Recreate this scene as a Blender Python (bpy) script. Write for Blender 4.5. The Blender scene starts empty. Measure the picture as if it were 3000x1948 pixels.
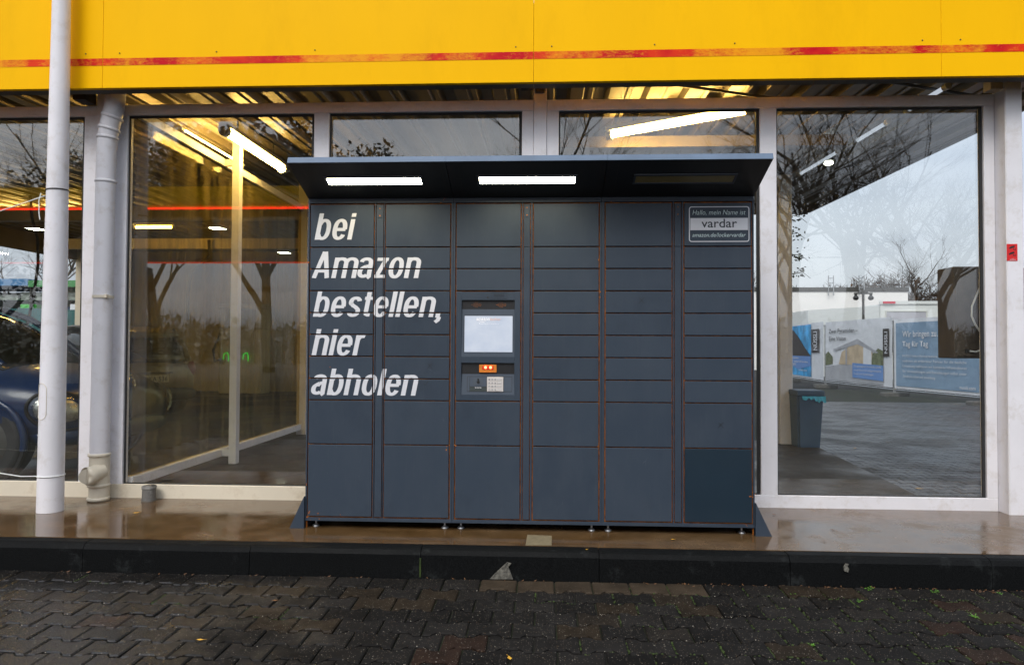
import bpy, bmesh, math, random
from mathutils import Vector, Matrix
R = math.radians
SC = bpy.context.scene
COL = SC.collection

# ------------------------------------------------------------------ camera
CAM_Z = 1.10
def cam_axes(yaw, pitch, roll):
    f = Vector((-math.sin(yaw)*math.cos(pitch), math.cos(yaw)*math.cos(pitch), math.sin(pitch)))
    r0 = Vector((math.cos(yaw), math.sin(yaw), 0)); u0 = r0.cross(f)
    return r0*math.cos(roll)+u0*math.sin(roll), -r0*math.sin(roll)+u0*math.cos(roll), f
cr, cu, cf = cam_axes(R(2.706), R(1.249), R(0.259))
cam = bpy.data.cameras.new('camera'); cam.sensor_width = 36; cam.lens = 24.0
cam.clip_start = 0.05; cam.clip_end = 1500
co = bpy.data.objects.new('camera', cam); COL.objects.link(co)
m = Matrix((cr, cu, -cf)).transposed().to_4x4(); m.translation = (0, 0, CAM_Z); co.matrix_world = m
SC.camera = co

# ------------------------------------------------------------------ sky, sun, exposure
SUN_EL, SUN_AZ = R(48), R(200)          # a veiled sun behind the photographer
w = bpy.data.worlds.new('World'); SC.world = w; w.use_nodes = True
nt = w.node_tree; nt.nodes.clear()
def wn(t, **k):
    n = nt.nodes.new(t)
    for a, b in k.items(): setattr(n, a, b)
    return n
out = wn('ShaderNodeOutputWorld'); bg = wn('ShaderNodeBackground'); bg.inputs['Strength'].default_value = 0.15
sky = wn('ShaderNodeTexSky', sky_type='NISHITA', sun_disc=False, sun_elevation=SUN_EL, sun_rotation=SUN_AZ)
sky.air_density = 1.6; sky.dust_density = 6.0; sky.ozone_density = 1.0
hs = wn('ShaderNodeHueSaturation'); hs.inputs['Saturation'].default_value = 0.42
tc = wn('ShaderNodeTexCoord'); mp = wn('ShaderNodeMapping'); mp.inputs['Scale'].default_value = (1, 1, 3.0)
nz = wn('ShaderNodeTexNoise'); nz.inputs['Scale'].default_value = 2.2; nz.inputs['Detail'].default_value = 6
cr_ = wn('ShaderNodeValToRGB'); cr_.color_ramp.elements[0].position = .35; cr_.color_ramp.elements[1].position = .68
cr_.color_ramp.elements[0].color = (.62, .65, .70, 1); cr_.color_ramp.elements[1].color = (1, 1, 1, 1)
mx = wn('ShaderNodeMix', data_type='RGBA', blend_type='MULTIPLY'); mx.inputs[0].default_value = 1
L = nt.links.new
oc = wn('ShaderNodeMix', data_type='RGBA'); oc.inputs[0].default_value = .68; oc.inputs[7].default_value = (3.15, 3.5, 4.1, 1)
L(tc.outputs['Generated'], mp.inputs[0]); L(mp.outputs[0], nz.inputs['Vector']); L(nz.outputs['Fac'], cr_.inputs[0])
L(sky.outputs[0], hs.inputs['Color']); sx = wn('ShaderNodeSeparateXYZ'); L(tc.outputs['Generated'], sx.inputs[0])
mr = wn('ShaderNodeMapRange'); mr.inputs[1].default_value = 0; mr.inputs[2].default_value = 1; mr.inputs[3].default_value = .80; mr.inputs[4].default_value = 1.45; L(sx.outputs[2], mr.inputs[0])
gm = wn('ShaderNodeVectorMath', operation='SCALE'); gm.inputs[0].default_value = (3.22, 3.5, 3.98); L(mr.outputs[0], gm.inputs['Scale']); L(gm.outputs[0], oc.inputs[7])
L(hs.outputs[0], oc.inputs[6]); L(oc.outputs[2], mx.inputs[6]); L(cr_.outputs[0], mx.inputs[7])
L(mx.outputs[2], bg.inputs['Color']); L(bg.outputs[0], out.inputs[0])
sun = bpy.data.lights.new('sun', 'SUN'); sun.energy = 0.7; sun.angle = R(25); sun.color = (1, .96, .9)
so = bpy.data.objects.new('sun', sun); COL.objects.link(so)
sd = Vector((math.sin(SUN_AZ)*math.cos(SUN_EL), math.cos(SUN_AZ)*math.cos(SUN_EL), math.sin(SUN_EL)))
so.rotation_euler = sd.to_track_quat('Z', 'Y').to_euler(); so.location = (0, -5, 12)
vs = SC.view_settings; vs.view_transform = 'Standard'; vs.look = 'None'; vs.exposure = 1.10; vs.gamma = 1; vs.use_curve_mapping = False
cy = SC.cycles; cy.use_denoising = True; cy.max_bounces = 9; cy.diffuse_bounces = 4; cy.glossy_bounces = 4
cy.transparent_max_bounces = 24; cy.caustics_reflective = False; cy.caustics_refractive = False; cy.sample_clamp_indirect = 4

# ------------------------------------------------------------------ materials
MATS = {}
class NB:
    def __init__(s, name):
        s.m = bpy.data.materials.new(name); s.m.use_nodes = True; s.t = s.m.node_tree; s.t.nodes.clear()
        s.o = s.n('ShaderNodeOutputMaterial'); MATS[name] = s.m
    def n(s, t, **k):
        x = s.t.nodes.new(t)
        for a, b in k.items(): setattr(x, a, b)
        return x
    def l(s, a, b): s.t.links.new(a, b)
    def pos(s, scale=(1, 1, 1)):
        g = s.n('ShaderNodeNewGeometry'); mp = s.n('ShaderNodeMapping'); mp.inputs['Scale'].default_value = scale
        s.l(g.outputs['Position'], mp.inputs[0]); return mp.outputs[0]
    def noise(s, vec, scale, detail=4, rough=.55):
        x = s.n('ShaderNodeTexNoise'); x.inputs['Scale'].default_value = scale; x.inputs['Detail'].default_value = detail
        x.inputs['Roughness'].default_value = rough; s.l(vec, x.inputs['Vector']); return x.outputs['Fac']
    def ramp(s, fac, p0, p1, c0=(0, 0, 0), c1=(1, 1, 1)):
        x = s.n('ShaderNodeValToRGB'); e = x.color_ramp.elements
        e[0].position = p0; e[1].position = p1; e[0].color = (*c0, 1); e[1].color = (*c1, 1)
        s.l(fac, x.inputs[0]); return x.outputs[0]
    def mix(s, fac, a, b, mode='MIX'):
        x = s.n('ShaderNodeMix', data_type='RGBA', blend_type=mode)
        for i, v in ((0, fac), (6, a), (7, b)):
            if hasattr(v, 'is_linked'): s.l(v, x.inputs[i])
            elif i == 0: x.inputs[0].default_value = v
            else: x.inputs[i].default_value = (*v, 1)
        return x.outputs[2]
    def math(s, op, a, b=0.0, clamp=False):
        x = s.n('ShaderNodeMath', operation=op, use_clamp=clamp)
        for i, v in ((0, a), (1, b)):
            if hasattr(v, 'is_linked'): s.l(v, x.inputs[i])
            else: x.inputs[i].default_value = v
        return x.outputs[0]
    def bump(s, h, strength=.2, dist=.002):
        x = s.n('ShaderNodeBump'); x.inputs['Strength'].default_value = strength; x.inputs['Distance'].default_value = dist
        s.l(h, x.inputs['Height']); return x.outputs[0]
    def bsdf(s, **k):
        x = s.n('ShaderNodeBsdfPrincipled')
        for a, v in k.items():
            i = x.inputs[{'col': 'Base Color', 'rough': 'Roughness', 'metal': 'Metallic', 'normal': 'Normal', 'coat': 'Coat Weight',
                          'spec': 'Specular IOR Level', 'em': 'Emission Color', 'es': 'Emission Strength', 'alpha': 'Alpha', 'crough': 'Coat Roughness'}[a]]
            if hasattr(v, 'is_linked'): s.l(v, i)
            elif isinstance(v, tuple): i.default_value = (*v, 1)
            else: i.default_value = v
        return x.outputs[0]
    def end(s, sh): s.l(sh, s.o.inputs['Surface']); return s.m

def M(name, col, rough=.5, var=.12, scale=6, stretch=(1, 1, 1), bump=.15, bscale=90, bdist=.001, metal=0, coat=0, spec=.5, dirt=None, rvar=.12):
    b = NB(name); p = b.pos(stretch); n1 = b.noise(p, scale)
    c = b.mix(b.ramp(n1, .3, .7), tuple(x*(1-var) for x in col), tuple(min(1, x*(1+var)) for x in col))
    if dirt:
        dcol, amt, dsc = dirt
        c = b.mix(b.math('MULTIPLY', b.ramp(b.noise(p, dsc, 8, .7), .52, .72), amt), c, dcol)
    r = b.math('ADD', rough-rvar/2, b.math('MULTIPLY', b.noise(p, scale*2.3), rvar))
    nn = b.bump(b.noise(b.pos(stretch), bscale, 3), bump, bdist)
    return b.end(b.bsdf(col=c, rough=r, metal=metal, normal=nn, coat=coat, spec=spec))
def E(name, col, strength):
    b = NB(name); e = b.n('ShaderNodeEmission'); e.inputs[0].default_value = (*col, 1); e.inputs[1].default_value = strength
    return b.end(e.outputs[0])

WHITE = M('white_paint', (.72, .71, .74), .42, .05, 3, bump=.45, bscale=32, bdist=.002, dirt=((.40, .34, .26), .38, 9))
CREAM = M('aged_warmlit_white_paint', (.66, .60, .48), .45, .06, 3, bump=.3, bscale=40, dirt=((.34, .25, .15), .45, 6))  # its cream also stands in for warm light on the left bottom rails
YELLOW = M('yellow_sheet', (.92, .49, .0), .45, .03, 2.0, (1, 1, .35), .22, 24, .0015, spec=.06, dirt=((.74, .38, .0), .3, 3))
def make_blue():
    b = NB('slate_blue_paint'); p = b.pos(); oi = b.n('ShaderNodeObjectInfo')
    c = b.mix(oi.outputs['Random'], (.028, .041, .061), (.035, .050, .072))
    c = b.mix(b.math('MULTIPLY', b.ramp(b.noise(b.pos((1, 1, .45)), 5, 7, .65), .45, .75), .55), c, (.048, .062, .082))
    c = b.mix(b.math('MULTIPLY', b.ramp(b.noise(b.pos((7, 1, .35)), 9, 5, .7), .56, .74), .35), c, (.060, .072, .085))
    c = b.mix(b.math('MULTIPLY', b.ramp(b.noise(p, 3.2, 8, .7), .54, .70), .35), c, (.018, .026, .038))
    sc = b.n('ShaderNodeTexVoronoi', feature='DISTANCE_TO_EDGE'); sc.inputs['Scale'].default_value = 7; b.l(b.pos((1.6, 1, .6)), sc.inputs['Vector'])
    scr = b.math('MULTIPLY', b.ramp(sc.outputs[0], .0, .006, (1, 1, 1), (0, 0, 0)), b.ramp(b.noise(p, 11, 4, .7), .60, .68))
    c = b.mix(b.math('MULTIPLY', scr, .5), c, (.13, .15, .17))
    r = b.math('ADD', .30, b.math('MULTIPLY', b.noise(p, 6, 7, .65), .34))
    return b.end(b.bsdf(col=c, rough=r, spec=.30, normal=b.bump(b.noise(b.pos((1, 1, .5)), 38, 4), .22, .0012)))
BLUE = make_blue()
BLUEN = M('fresh_dark_blue_paint', (.007, .020, .034), .42, .05, 4, bump=.1)
BLUELIT = M('skylit_blue_paint', (.115, .165, .240), .5, .12, 5, bump=.3, bscale=60, spec=.25)  # lighter than the doors: sky light on the lip put into its colour
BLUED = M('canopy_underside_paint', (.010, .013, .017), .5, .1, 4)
RUST = M('rust_orange', (.42, .125, .012), .7, .5, 30, bump=.3)
BLACK = M('black_plastic', (.012, .012, .013), .45, .2, 10)
RUBBER = M('black_rubber', (.018, .018, .019), .7, .2, 20)
GREYP = M('grey_blue_plastic', (.045, .062, .088), .45, .08, 10)
BOXB = M('brown_grey_metal', (.060, .046, .034), .55, .2, 8, bump=.3, dirt=((.02, .015, .01), .5, 9))
GREYD = M('dark_grey_metal', (.05, .048, .043), .5, .15, 8, dirt=((.03, .025, .02), .6, 9))
STEEL = M('galvanised_steel', (.42, .43, .44), .4, .15, 20, metal=.85)
PIPEG = M('grey_pipe', (.13, .125, .115), .6, .2, 20, dirt=((.3, .29, .27), .8, 12))
DECK = M('roof_sheet_metal', (.19, .15, .085), .42, .2, 3, (1, .25, 1), .2, 40, .001, metal=.25, dirt=((.10, .08, .05), .7, 4))
WALLI = M('pale_wall_panel', (.46, .39, .22), .6, .06, 1.5, dirt=((.2, .17, .1), .35, 2))
LETTER = M('white_vinyl', (.62, .63, .67), .4, .03, 20, bump=.05)
VDARK = M('dark_vinyl', (.018, .024, .036), .45, .1, 20, bump=.05)
BRONZE = M('silver_letter', (.5, .62, .62), .4, .03, 20, bump=.05)
ORANGE = M('scanner_orange', (.62, .19, .02), .4, .1, 30)
KEYPAD = M('keypad_silver', (.62, .58, .55), .4, .05, 30)
KEYTOP = M('key_face', (.52, .50, .49), .4, .05, 30)
KTXT = M('key_print', (.12, .12, .13), .5)
SCREENP = M('screen_print', (.9, .9, .93), .4, .01)
SCREENO = M('screen_orange_print', (.78, .46, .36), .4, .01)
RED = M('red_sticker', (.62, .012, .012), .4, .05, 20, bump=.03)
BIN = M('bin_plastic', (.048, .088, .150), .5, .1, 6)
BAGB = M('blue_bag', (.03, .38, .55), .35, .15, 20, bump=.4, bscale=40, bdist=.004)
BANW = M('banner_white', (.66, .68, .72), .55, .06, 2.5, bump=.5, bscale=5, bdist=.03)
BANB = M('banner_blue', (.20, .30, .42), .55, .08, 2.5, bump=.5, bscale=5, bdist=.03)
BANS = M('banner_bright_blue', (.05, .33, .65), .55, .5, 2.5, bump=.3, bscale=5, bdist=.02)
BANP = M('banner_panel_blue', (.13, .26, .55), .55, .06, 4)
BAND = M('banner_dark', (.03, .022, .02), .55, .1, 4)
BANG = M('banner_grey', (.36, .37, .40), .55, .15, 3)
BANT = M('banner_beige', (.50, .40, .28), .55, .2, 3)
BANK = M('banner_plants', (.14, .16, .09), .6, .5, 9)
BANR = M('banner_red', (.55, .03, .06), .55, .08, 3)
BTXT = M('banner_dark_print', (.05, .055, .06), .5)
CONT = M('container_white', (.66, .68, .66), .5, .06, 2, (1, 1, 6), dirt=((.4, .38, .34), .3, 2))
PLASTER = M('white_plaster', (.80, .78, .76), .7, .03, .8)
SHUT = M('grey_shutter', (.42, .42, .46), .5, .05, 4)
WARMW = M('yellow_curtain', (.75, .55, .12), .6, .2, 12)
BRICK = M('red_brick', (.17, .05, .035), .75, .3, 25)
TILE = M('red_roof_tile', (.10, .035, .03), .6, .3, 18)
BARK = M('bark', (.045, .036, .027), .85, .35, 18, bump=.5, bscale=60, bdist=.01)
TWIG = M('twig', (.060, .045, .034), .85, .3, 9)
LEAFD = M('dark_leaf', (.035, .04, .018), .6, .5, 3)
LEAFB = M('brown_leaf', (.12, .055, .02), .6, .5, 4)
LEAFY = M('yellow_leaf', (.55, .30, .03), .5, .35, 80)
WEED = M('weed_green', (.07, .19, .012), .5, .35, 40)
MOSS = M('moss_green', (.021, .038, .003), .9, .5, 40, bump=.6, bscale=300, bdist=.004)
CARB = M('car_paint_navy', (.006, .022, .075), .3, .1, 3, bump=.02, coat=.35, spec=.3)
CARG = M('car_paint_beige', (.20, .165, .085), .3, .05, 3, bump=.02, coat=.5)
CARGL = M('car_glass', (.012, .014, .012), .06, .1, 3, bump=0, rvar=.02)
CHROME = M('chrome', (.7, .7, .72), .15, .05, 5, metal=1, bump=0, rvar=.04)
PLATE = M('number_plate_white', (.55, .56, .52), .45, .03, 10)
TAIL = M('tail_lamp_red', (.25, .01, .01), .25, .1, 10)
TEAL = M('teal_mesh', (.005, .075, .075), .75, .4, 14, (1, 1, .3), .4, 30, .02)
SHEDB = M('shed_blue', (.05, .17, .34), .6, .15, 3)
SHEDG = M('shed_green', (.05, .22, .07), .6, .2, 3)
CRATE = M('crate_mix', (.22, .25, .22), .7, .7, 3, (1, 1, 3))
CREAMW = M('cream_wall', (.55, .50, .38), .7, .05, 3)
CABLE = M('white_cable', (.70, .72, .70), .45, .03, 20)
YBOL = M('yellow_plastic', (.70, .36, .01), .45, .1, 10)
CONC = M('concrete_block', (.10, .10, .095), .85, .25, 14, bump=.5, bscale=80, bdist=.004)
MORTAR = M('pale_mortar', (.10, .095, .08), .85, .7, 60, bump=.6, bscale=120, bdist=.004)
PATCH = M('light_concrete_patch', (.17, .14, .085), .5, .2, 30, bump=.3, bscale=150)
TUBE = E('warm_tube', (1.0, .62, .15), 42)
TUBEC = E('cool_tube', (.80, .88, 1.0), .28)
LOCKL = E('locker_lamp', (1.0, .88, .60), 21)
FLOOD = E('flood_lamp', (.93, 1.0, .72), 45)
REDLED = E('red_led', (1.0, .05, .02), 14)
REDLINE = E('red_light_strip', (1.0, .03, .008), 3.4)
REDLINE2 = E('dim_red_light_strip', (1.0, .05, .015), .9)
HOOKL = E('green_light', (.02, .75, .06), .7)
OFFL = M('unlit_diffuser', (.30, .25, .10), .4, .08, 12)

def make_screen():
    b = NB('screen_glass'); p = b.pos()
    n = b.noise(b.pos((1, 1, 1.4)), 9, 7, .65)
    c = b.mix(b.ramp(n, .35, .68), (.44, .53, .72), (.70, .76, .88))
    return b.end(b.bsdf(col=(.3, .33, .38), rough=.25, em=c, es=.20))
SCREEN = make_screen()
def make_stripe():
    b = NB('worn_red_stripe'); p = b.pos((1, 1, 2.2))
    n = b.noise(p, 30, 8, .75); big = b.noise(b.pos((1, 1, .3)), 1.6, 3)
    f = b.math('ADD', b.math('MULTIPLY', n, .75), b.math('MULTIPLY', b.math('SUBTRACT', big, .5), 1.7))
    k = b.ramp(f, .16, .42); fade = b.noise(b.pos((1, 1, 1)), 4.5, 3)
    red = b.mix(b.ramp(fade, .42, .62), (.52, .0, .008), (.70, .035, .004))
    return b.end(b.bsdf(col=b.mix(b.math('MULTIPLY', b.math('SUBTRACT', 1.0, k), .75), red, (.90, .42, .0)), rough=.45, spec=.12))
STRIPE = make_stripe()
def make_slab():
    b = NB('wet_brown_concrete'); p = b.pos()
    big = b.noise(p, 1.1, 4); mid = b.noise(p, 7, 6); fine = b.noise(p, 130, 3)
    c = b.mix(b.ramp(mid, .3, .7), (.048, .025, .008), (.112, .064, .027))
    c = b.mix(b.ramp(big, .4, .62), c, b.mix(.5, c, (.13, .088, .052)))
    c = b.mix(b.math('MULTIPLY', b.ramp(fine, .58, .72), .45), c, (.20, .15, .09))
    wet = b.ramp(b.math('ADD', b.math('MULTIPLY', big, .75), b.math('MULTIPLY', mid, .25)), .47, .62)
    r = b.math('ADD', .055, b.math('MULTIPLY', wet, .33))
    h = b.math('ADD', b.math('MULTIPLY', fine, .6), b.math('MULTIPLY', b.noise(p, 26, 3), 1.0))
    return b.end(b.bsdf(col=c, rough=r, normal=b.bump(h, .17, .0018), spec=.6))
SLAB = make_slab()
def make_floor():
    b = NB('dull_concrete_floor'); p = b.pos()
    c = b.mix(b.ramp(b.noise(p, 1.4, 7, .65), .35, .65), (.016, .012, .007), (.044, .036, .026))
    c = b.mix(b.math('MULTIPLY', b.ramp(b.noise(p, 120, 3), .58, .72), .4), c, (.10, .09, .07))
    r = b.ramp(b.noise(p, .9, 5), .42, .6, (.32, .32, .32), (.7, .7, .7))
    return b.end(b.bsdf(col=c, rough=r, spec=.25, normal=b.bump(b.noise(p, 90, 3), .2, .002)))
FLOORM = make_floor()
def make_kerb():
    b = NB('wet_black_kerb'); p = b.pos()
    n = b.noise(p, 2.2, 6, .65); f = b.noise(p, 160, 3)
    c = b.mix(b.ramp(f, .35, .75), (.003, .0033, .0035), (.009, .0098, .0102))
    c = b.mix(b.math('MULTIPLY', b.ramp(b.noise(p, 4.5, 9, .75), .57, .72), .5), c, (.045, .05, .05))
    r = b.math('ADD', .22, b.math('MULTIPLY', n, .4))
    return b.end(b.bsdf(col=c, rough=b.math('ADD', r, .15), normal=b.bump(f, .5, .003), spec=.06))
KERB = make_kerb()
def make_paver(name, base, alt, warm=False):
    b = NB(name); p = b.pos(); oi = b.n('ShaderNodeObjectInfo')
    c = b.mix(oi.outputs['Random'], base, alt)
    if not warm:
        c = b.mix(b.ramp(oi.outputs['Random'], .82, .86), c, (.024, .018, .0125))
        c = b.mix(b.ramp(oi.outputs['Random'], .965, .97), c, (.024, .0145, .011))
    c = b.mix(b.ramp(b.noise(p, 9, 6), .35, .7), c, b.mix(.5, c, (.004, .004, .0035)))
    for sc, th, col in () if 'grey' in name else ((100, .23, (.15, .13, .105)), (50, .125, (.40, .37, .31)), (76, .13, (.16, .10, .05))):
        v = b.n('ShaderNodeTexVoronoi'); v.inputs['Scale'].default_value = sc; b.l(p, v.inputs['Vector'])
        k = b.ramp(v.outputs['Distance'], th*.6, th, (1, 1, 1), (0, 0, 0))
        sel = b.n('ShaderNodeSeparateColor'); b.l(v.outputs['Color'], sel.inputs[0])
        k = b.math('MULTIPLY', k, b.ramp(sel.outputs[0], .35, .4))
        c = b.mix(b.math('MULTIPLY', k, .25 if warm else .85), c, col)
    h = b.noise(p, 240, 3)
    if 'grey' in name: r, sp = b.ramp(b.noise(p, 1.3, 5), .44, .62, (.36, .36, .36), (.68, .68, .68)), .40
    else:            # a shallow film of water stands in the sunken left end of the paving
        sx = b.n('ShaderNodeSeparateXYZ'); g = b.n('ShaderNodeNewGeometry'); b.l(g.outputs['Position'], sx.inputs[0])
        pud = b.math('ADD', b.math('MULTIPLY', b.noise(p, 1.6, 5), 1.5), b.math('MULTIPLY', sx.outputs[0], .30))
        r = b.ramp(pud, .05, .42, (.12, .12, .12), (.66, .66, .66)); sp = b.ramp(pud, .05, .42, (.36, .36, .36), (.05, .05, .05))
    return b.end(b.bsdf(col=c, rough=r, normal=b.bump(h, .45, .003), spec=sp))
PAVER = make_paver('wet_dark_paver', (.0095, .0090, .0088), (.0205, .0190, .0180))
PAVERB = make_paver('beige_paver', (.048, .036, .025), (.042, .032, .023), True)
PAVERG = make_paver('wet_grey_paver', (.062, .064, .067), (.086, .088, .090))
def make_joint():
    b = NB('joint_sand'); p = b.pos(); sx = b.n('ShaderNodeSeparateXYZ'); g = b.n('ShaderNodeNewGeometry'); b.l(g.outputs['Position'], sx.inputs[0])
    k = b.ramp(b.noise(p, 5, 6, .7), .40, .58)
    return b.end(b.bsdf(col=b.mix(k, (.0018, .0015, .0012), (.009, .015, .002)), rough=.9, normal=b.bump(b.noise(p, 200), .6, .004)))
JOINT = make_joint()
def make_ground():
    b = NB('wet_asphalt'); p = b.pos(); f = b.noise(p, 120, 3)
    c = b.mix(b.ramp(f, .35, .7), (.012, .012, .012), (.024, .024, .025))
    c = b.mix(b.ramp(b.noise(p, .5, 5), .45, .65), c, b.mix(.5, c, (.035, .034, .032)))
    r = b.math('ADD', .5, b.math('MULTIPLY', b.noise(p, .9, 4), .45))
    return b.end(b.bsdf(col=c, rough=r, normal=b.bump(f, .4, .004), spec=.12))
GROUND = make_ground()
def make_glass(name, refl, dirtamt, tint=(.93, .95, .93), graze=.75, dcol=(.75, .72, .66)):
    b = NB(name); p = b.pos()
    lw = b.n('ShaderNodeLayerWeight'); lw.inputs[0].default_value = .5
    fz = b.math('POWER', lw.outputs['Facing'], 4.0)
    fac = b.math('ADD', refl, b.math('MULTIPLY', fz, graze), True)
    tr = b.n('ShaderNodeBsdfTransparent'); tr.inputs[0].default_value = (*tint, 1)
    gl = b.n('ShaderNodeBsdfGlossy'); gl.inputs['Roughness'].default_value = .004; gl.inputs[0].default_value = (.97, .98, 1, 1)
    b.l(b.bump(b.noise(b.pos((1, 1, .35)), 2.2, 2), .012, .02), gl.inputs['Normal'])
    mx = b.n('ShaderNodeMixShader'); b.l(fac, mx.inputs[0]); b.l(tr.outputs[0], mx.inputs[1]); b.l(gl.outputs[0], mx.inputs[2])
    df = b.n('ShaderNodeBsdfDiffuse'); df.inputs[0].default_value = (*dcol, 1)
    tl = b.n('ShaderNodeBsdfTranslucent'); tl.inputs[0].default_value = (*dcol, 1)
    dm = b.n('ShaderNodeMixShader'); dm.inputs[0].default_value = .5; b.l(df.outputs[0], dm.inputs[1]); b.l(tl.outputs[0], dm.inputs[2])
    streak = b.ramp(b.noise(b.pos((1, 1, .12)), 9, 6, .7), .40, .75)
    v = b.n('ShaderNodeTexVoronoi'); v.inputs['Scale'].default_value = 85; b.l(p, v.inputs['Vector'])
    drop = b.math('MULTIPLY', b.ramp(v.outputs['Distance'], .10, .16, (1, 1, 1), (0, 0, 0)), b.ramp(b.noise(p, 2.6, 4, .7), .55, .68))
    sel = b.n('ShaderNodeSeparateColor'); b.l(v.outputs['Color'], sel.inputs[0])
    drop = b.math('MULTIPLY', drop, b.ramp(sel.outputs[0], .45, .5))
    d = b.math('ADD', b.math('MULTIPLY', streak, dirtamt), b.math('MULTIPLY', drop, .35), True)
    m2 = b.n('ShaderNodeMixShader'); b.l(d, m2.inputs[0]); b.l(mx.outputs[0], m2.inputs[1]); b.l(dm.outputs[0], m2.inputs[2])
    return b.end(m2.outputs[0])
GLASS = make_glass('dirty_window_glass', .078, .013, (.965, .975, .965))
GLASSI = make_glass('inner_window_glass', .008, .30, (.86, .79, .55), .08, (.54, .45, .21))
LENS = make_glass('lamp_lens', .08, .02)

# ------------------------------------------------------------------ mesh helpers
def BM(): return bmesh.new()
def box(bm, x0, x1, y0, y1, z0, z1, bev=0):
    vs = [bm.verts.new((x, y, z)) for x in (x0, x1) for y in (y0, y1) for z in (z0, z1)]
    F = [(0, 1, 3, 2), (4, 6, 7, 5), (0, 4, 5, 1), (2, 3, 7, 6), (0, 2, 6, 4), (1, 5, 7, 3)]
    fs = [bm.faces.new([vs[i] for i in f]) for f in F]
    if bev:
        es = list({e for f in fs for e in f.edges})
        bmesh.ops.bevel(bm, geom=es, offset=bev, segments=1, affect='EDGES', profile=.5)
    return bm
def prism(bm, pts, axis, a, b):
    """polygon pts (2D) extruded along axis from a to b; 2D order: x:(y,z) y:(x,z) z:(x,y)"""
    def P(p, t): return {'x': (t, p[0], p[1]), 'y': (p[0], t, p[1]), 'z': (p[0], p[1], t)}[axis]
    A = [bm.verts.new(P(p, a)) for p in pts]; B = [bm.verts.new(P(p, b)) for p in pts]; n = len(pts)
    bm.faces.new(A); bm.faces.new(B[::-1])
    for i in range(n): bm.faces.new((A[i], B[i], B[(i+1) % n], A[(i+1) % n]))
    bmesh.ops.recalc_face_normals(bm, faces=bm.faces[:]); return bm
def tube(bm, path, rad, n=12, cap=True):
    """swept tube; rad a number or list"""
    path = [Vector(p) for p in path]; rings = []; prev = None
    for i, p in enumerate(path):
        t = (path[min(i+1, len(path)-1)]-path[max(i-1, 0)]).normalized()
        if prev is None:
            ref = Vector((0, 0, 1)) if abs(t.z) < .9 else Vector((1, 0, 0)); u = t.cross(ref).normalized()
        else: u = (prev-t*prev.dot(t)).normalized()
        prev = u; v = t.cross(u); r = rad[i] if isinstance(rad, (list, tuple)) else rad
        rings.append([bm.verts.new(p+(u*math.cos(2*math.pi*k/n)+v*math.sin(2*math.pi*k/n))*r) for k in range(n)])
    for a, b in zip(rings, rings[1:]):
        for k in range(n):
            f = bm.faces.new((a[k], a[(k+1) % n], b[(k+1) % n], b[k])); f.smooth = True
    if cap: bm.faces.new([bm.verts.new(v.co) for v in rings[0][::-1]]); bm.faces.new([bm.verts.new(v.co) for v in rings[-1]])
    return bm
def disc(bm, c, r, axis='y', depth=.004, n=16):
    d = {'x': (depth, 0, 0), 'y': (0, depth, 0), 'z': (0, 0, depth)}[axis]; c = Vector(c)
    return tube(bm, [c, c+Vector(d)], r, n)
def quad(bm, *pts):
    bm.faces.new([bm.verts.new(p) for p in pts]); return bm
def link(name, me, mat, parent=None, loc=None):
    o = bpy.data.objects.new(name, me); COL.objects.link(o)
    if mat is not None and not me.materials: me.materials.append(mat)
    if parent is not None: o.parent = parent
    if loc is not None: o.location = loc
    return o
class Thing:
    """an Empty at the thing's base; its parts are given in world coordinates and stored relative to the base"""
    def __init__(s, name, label, cat, loc=(0, 0, 0), group=None, rz=0, kind=None):
        s.o = bpy.data.objects.new(name, None); COL.objects.link(s.o); s.o.location = loc; s.loc = Vector(loc); s.rz = rz
        s.o.rotation_euler.z = rz; s.o.empty_display_size = .1
        if label: s.o['label'] = label
        if cat: s.o['category'] = cat
        if group: s.o['group'] = group
        if kind: s.o['kind'] = kind
    def part(s, name, bm, mat, parent=None, local=False, label=None, kind=None):
        if isinstance(bm, bpy.types.Mesh): me = bm
        else:
            if not local: bmesh.ops.translate(bm, verts=bm.verts[:], vec=-s.loc)
            me = bpy.data.meshes.new(name); bm.to_mesh(me); bm.free()
        o = link(name, me, mat, parent or s.o)
        if label: o['label'] = label
        if kind: o['kind'] = kind
        return o
def solo(name, bm, mat, label=None, cat=None, group=None, kind=None, loc=None):
    me = bpy.data.meshes.new(name)
    if loc is not None: bmesh.ops.translate(bm, verts=bm.verts[:], vec=-Vector(loc))
    bm.to_mesh(me); bm.free(); o = link(name, me, mat, None, loc)
    for k, v in (('label', label), ('category', cat), ('group', group), ('kind', kind)):
        if v: o[k] = v
    return o
_dg = None
def text_bm(body, shear=0, offset=0, space=1.0, res=6, depth=0):
    c = bpy.data.curves.new('txt', 'FONT'); c.body = body; c.shear = shear; c.offset = offset; c.space_character = space
    c.resolution_u = res; c.fill_mode = 'FRONT' if depth == 0 else 'BOTH'; c.extrude = depth
    o = bpy.data.objects.new('txt', c); COL.objects.link(o)
    dg = bpy.context.evaluated_depsgraph_get(); me = bpy.data.meshes.new_from_object(o.evaluated_get(dg))
    bm = bmesh.new(); bm.from_mesh(me)
    bpy.data.objects.remove(o); bpy.data.curves.remove(c); bpy.data.meshes.remove(me)
    return bm
def fit_text(bm, x0, x1, zb, zt):
    """stretch a flat text so that it spans x0..x1, baseline zb, tallest letter zt; returns it in (x, z)"""
    xs = [v.co.x for v in bm.verts]; ys = [v.co.y for v in bm.verts]
    sx = (x1-x0)/(max(xs)-min(xs)); sy = (zt-zb)/max(ys); mn = min(xs)
    for v in bm.verts: v.co = Vector((x0+(v.co.x-mn)*sx, 0, zb+v.co.y*sy))
    return bm
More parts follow.
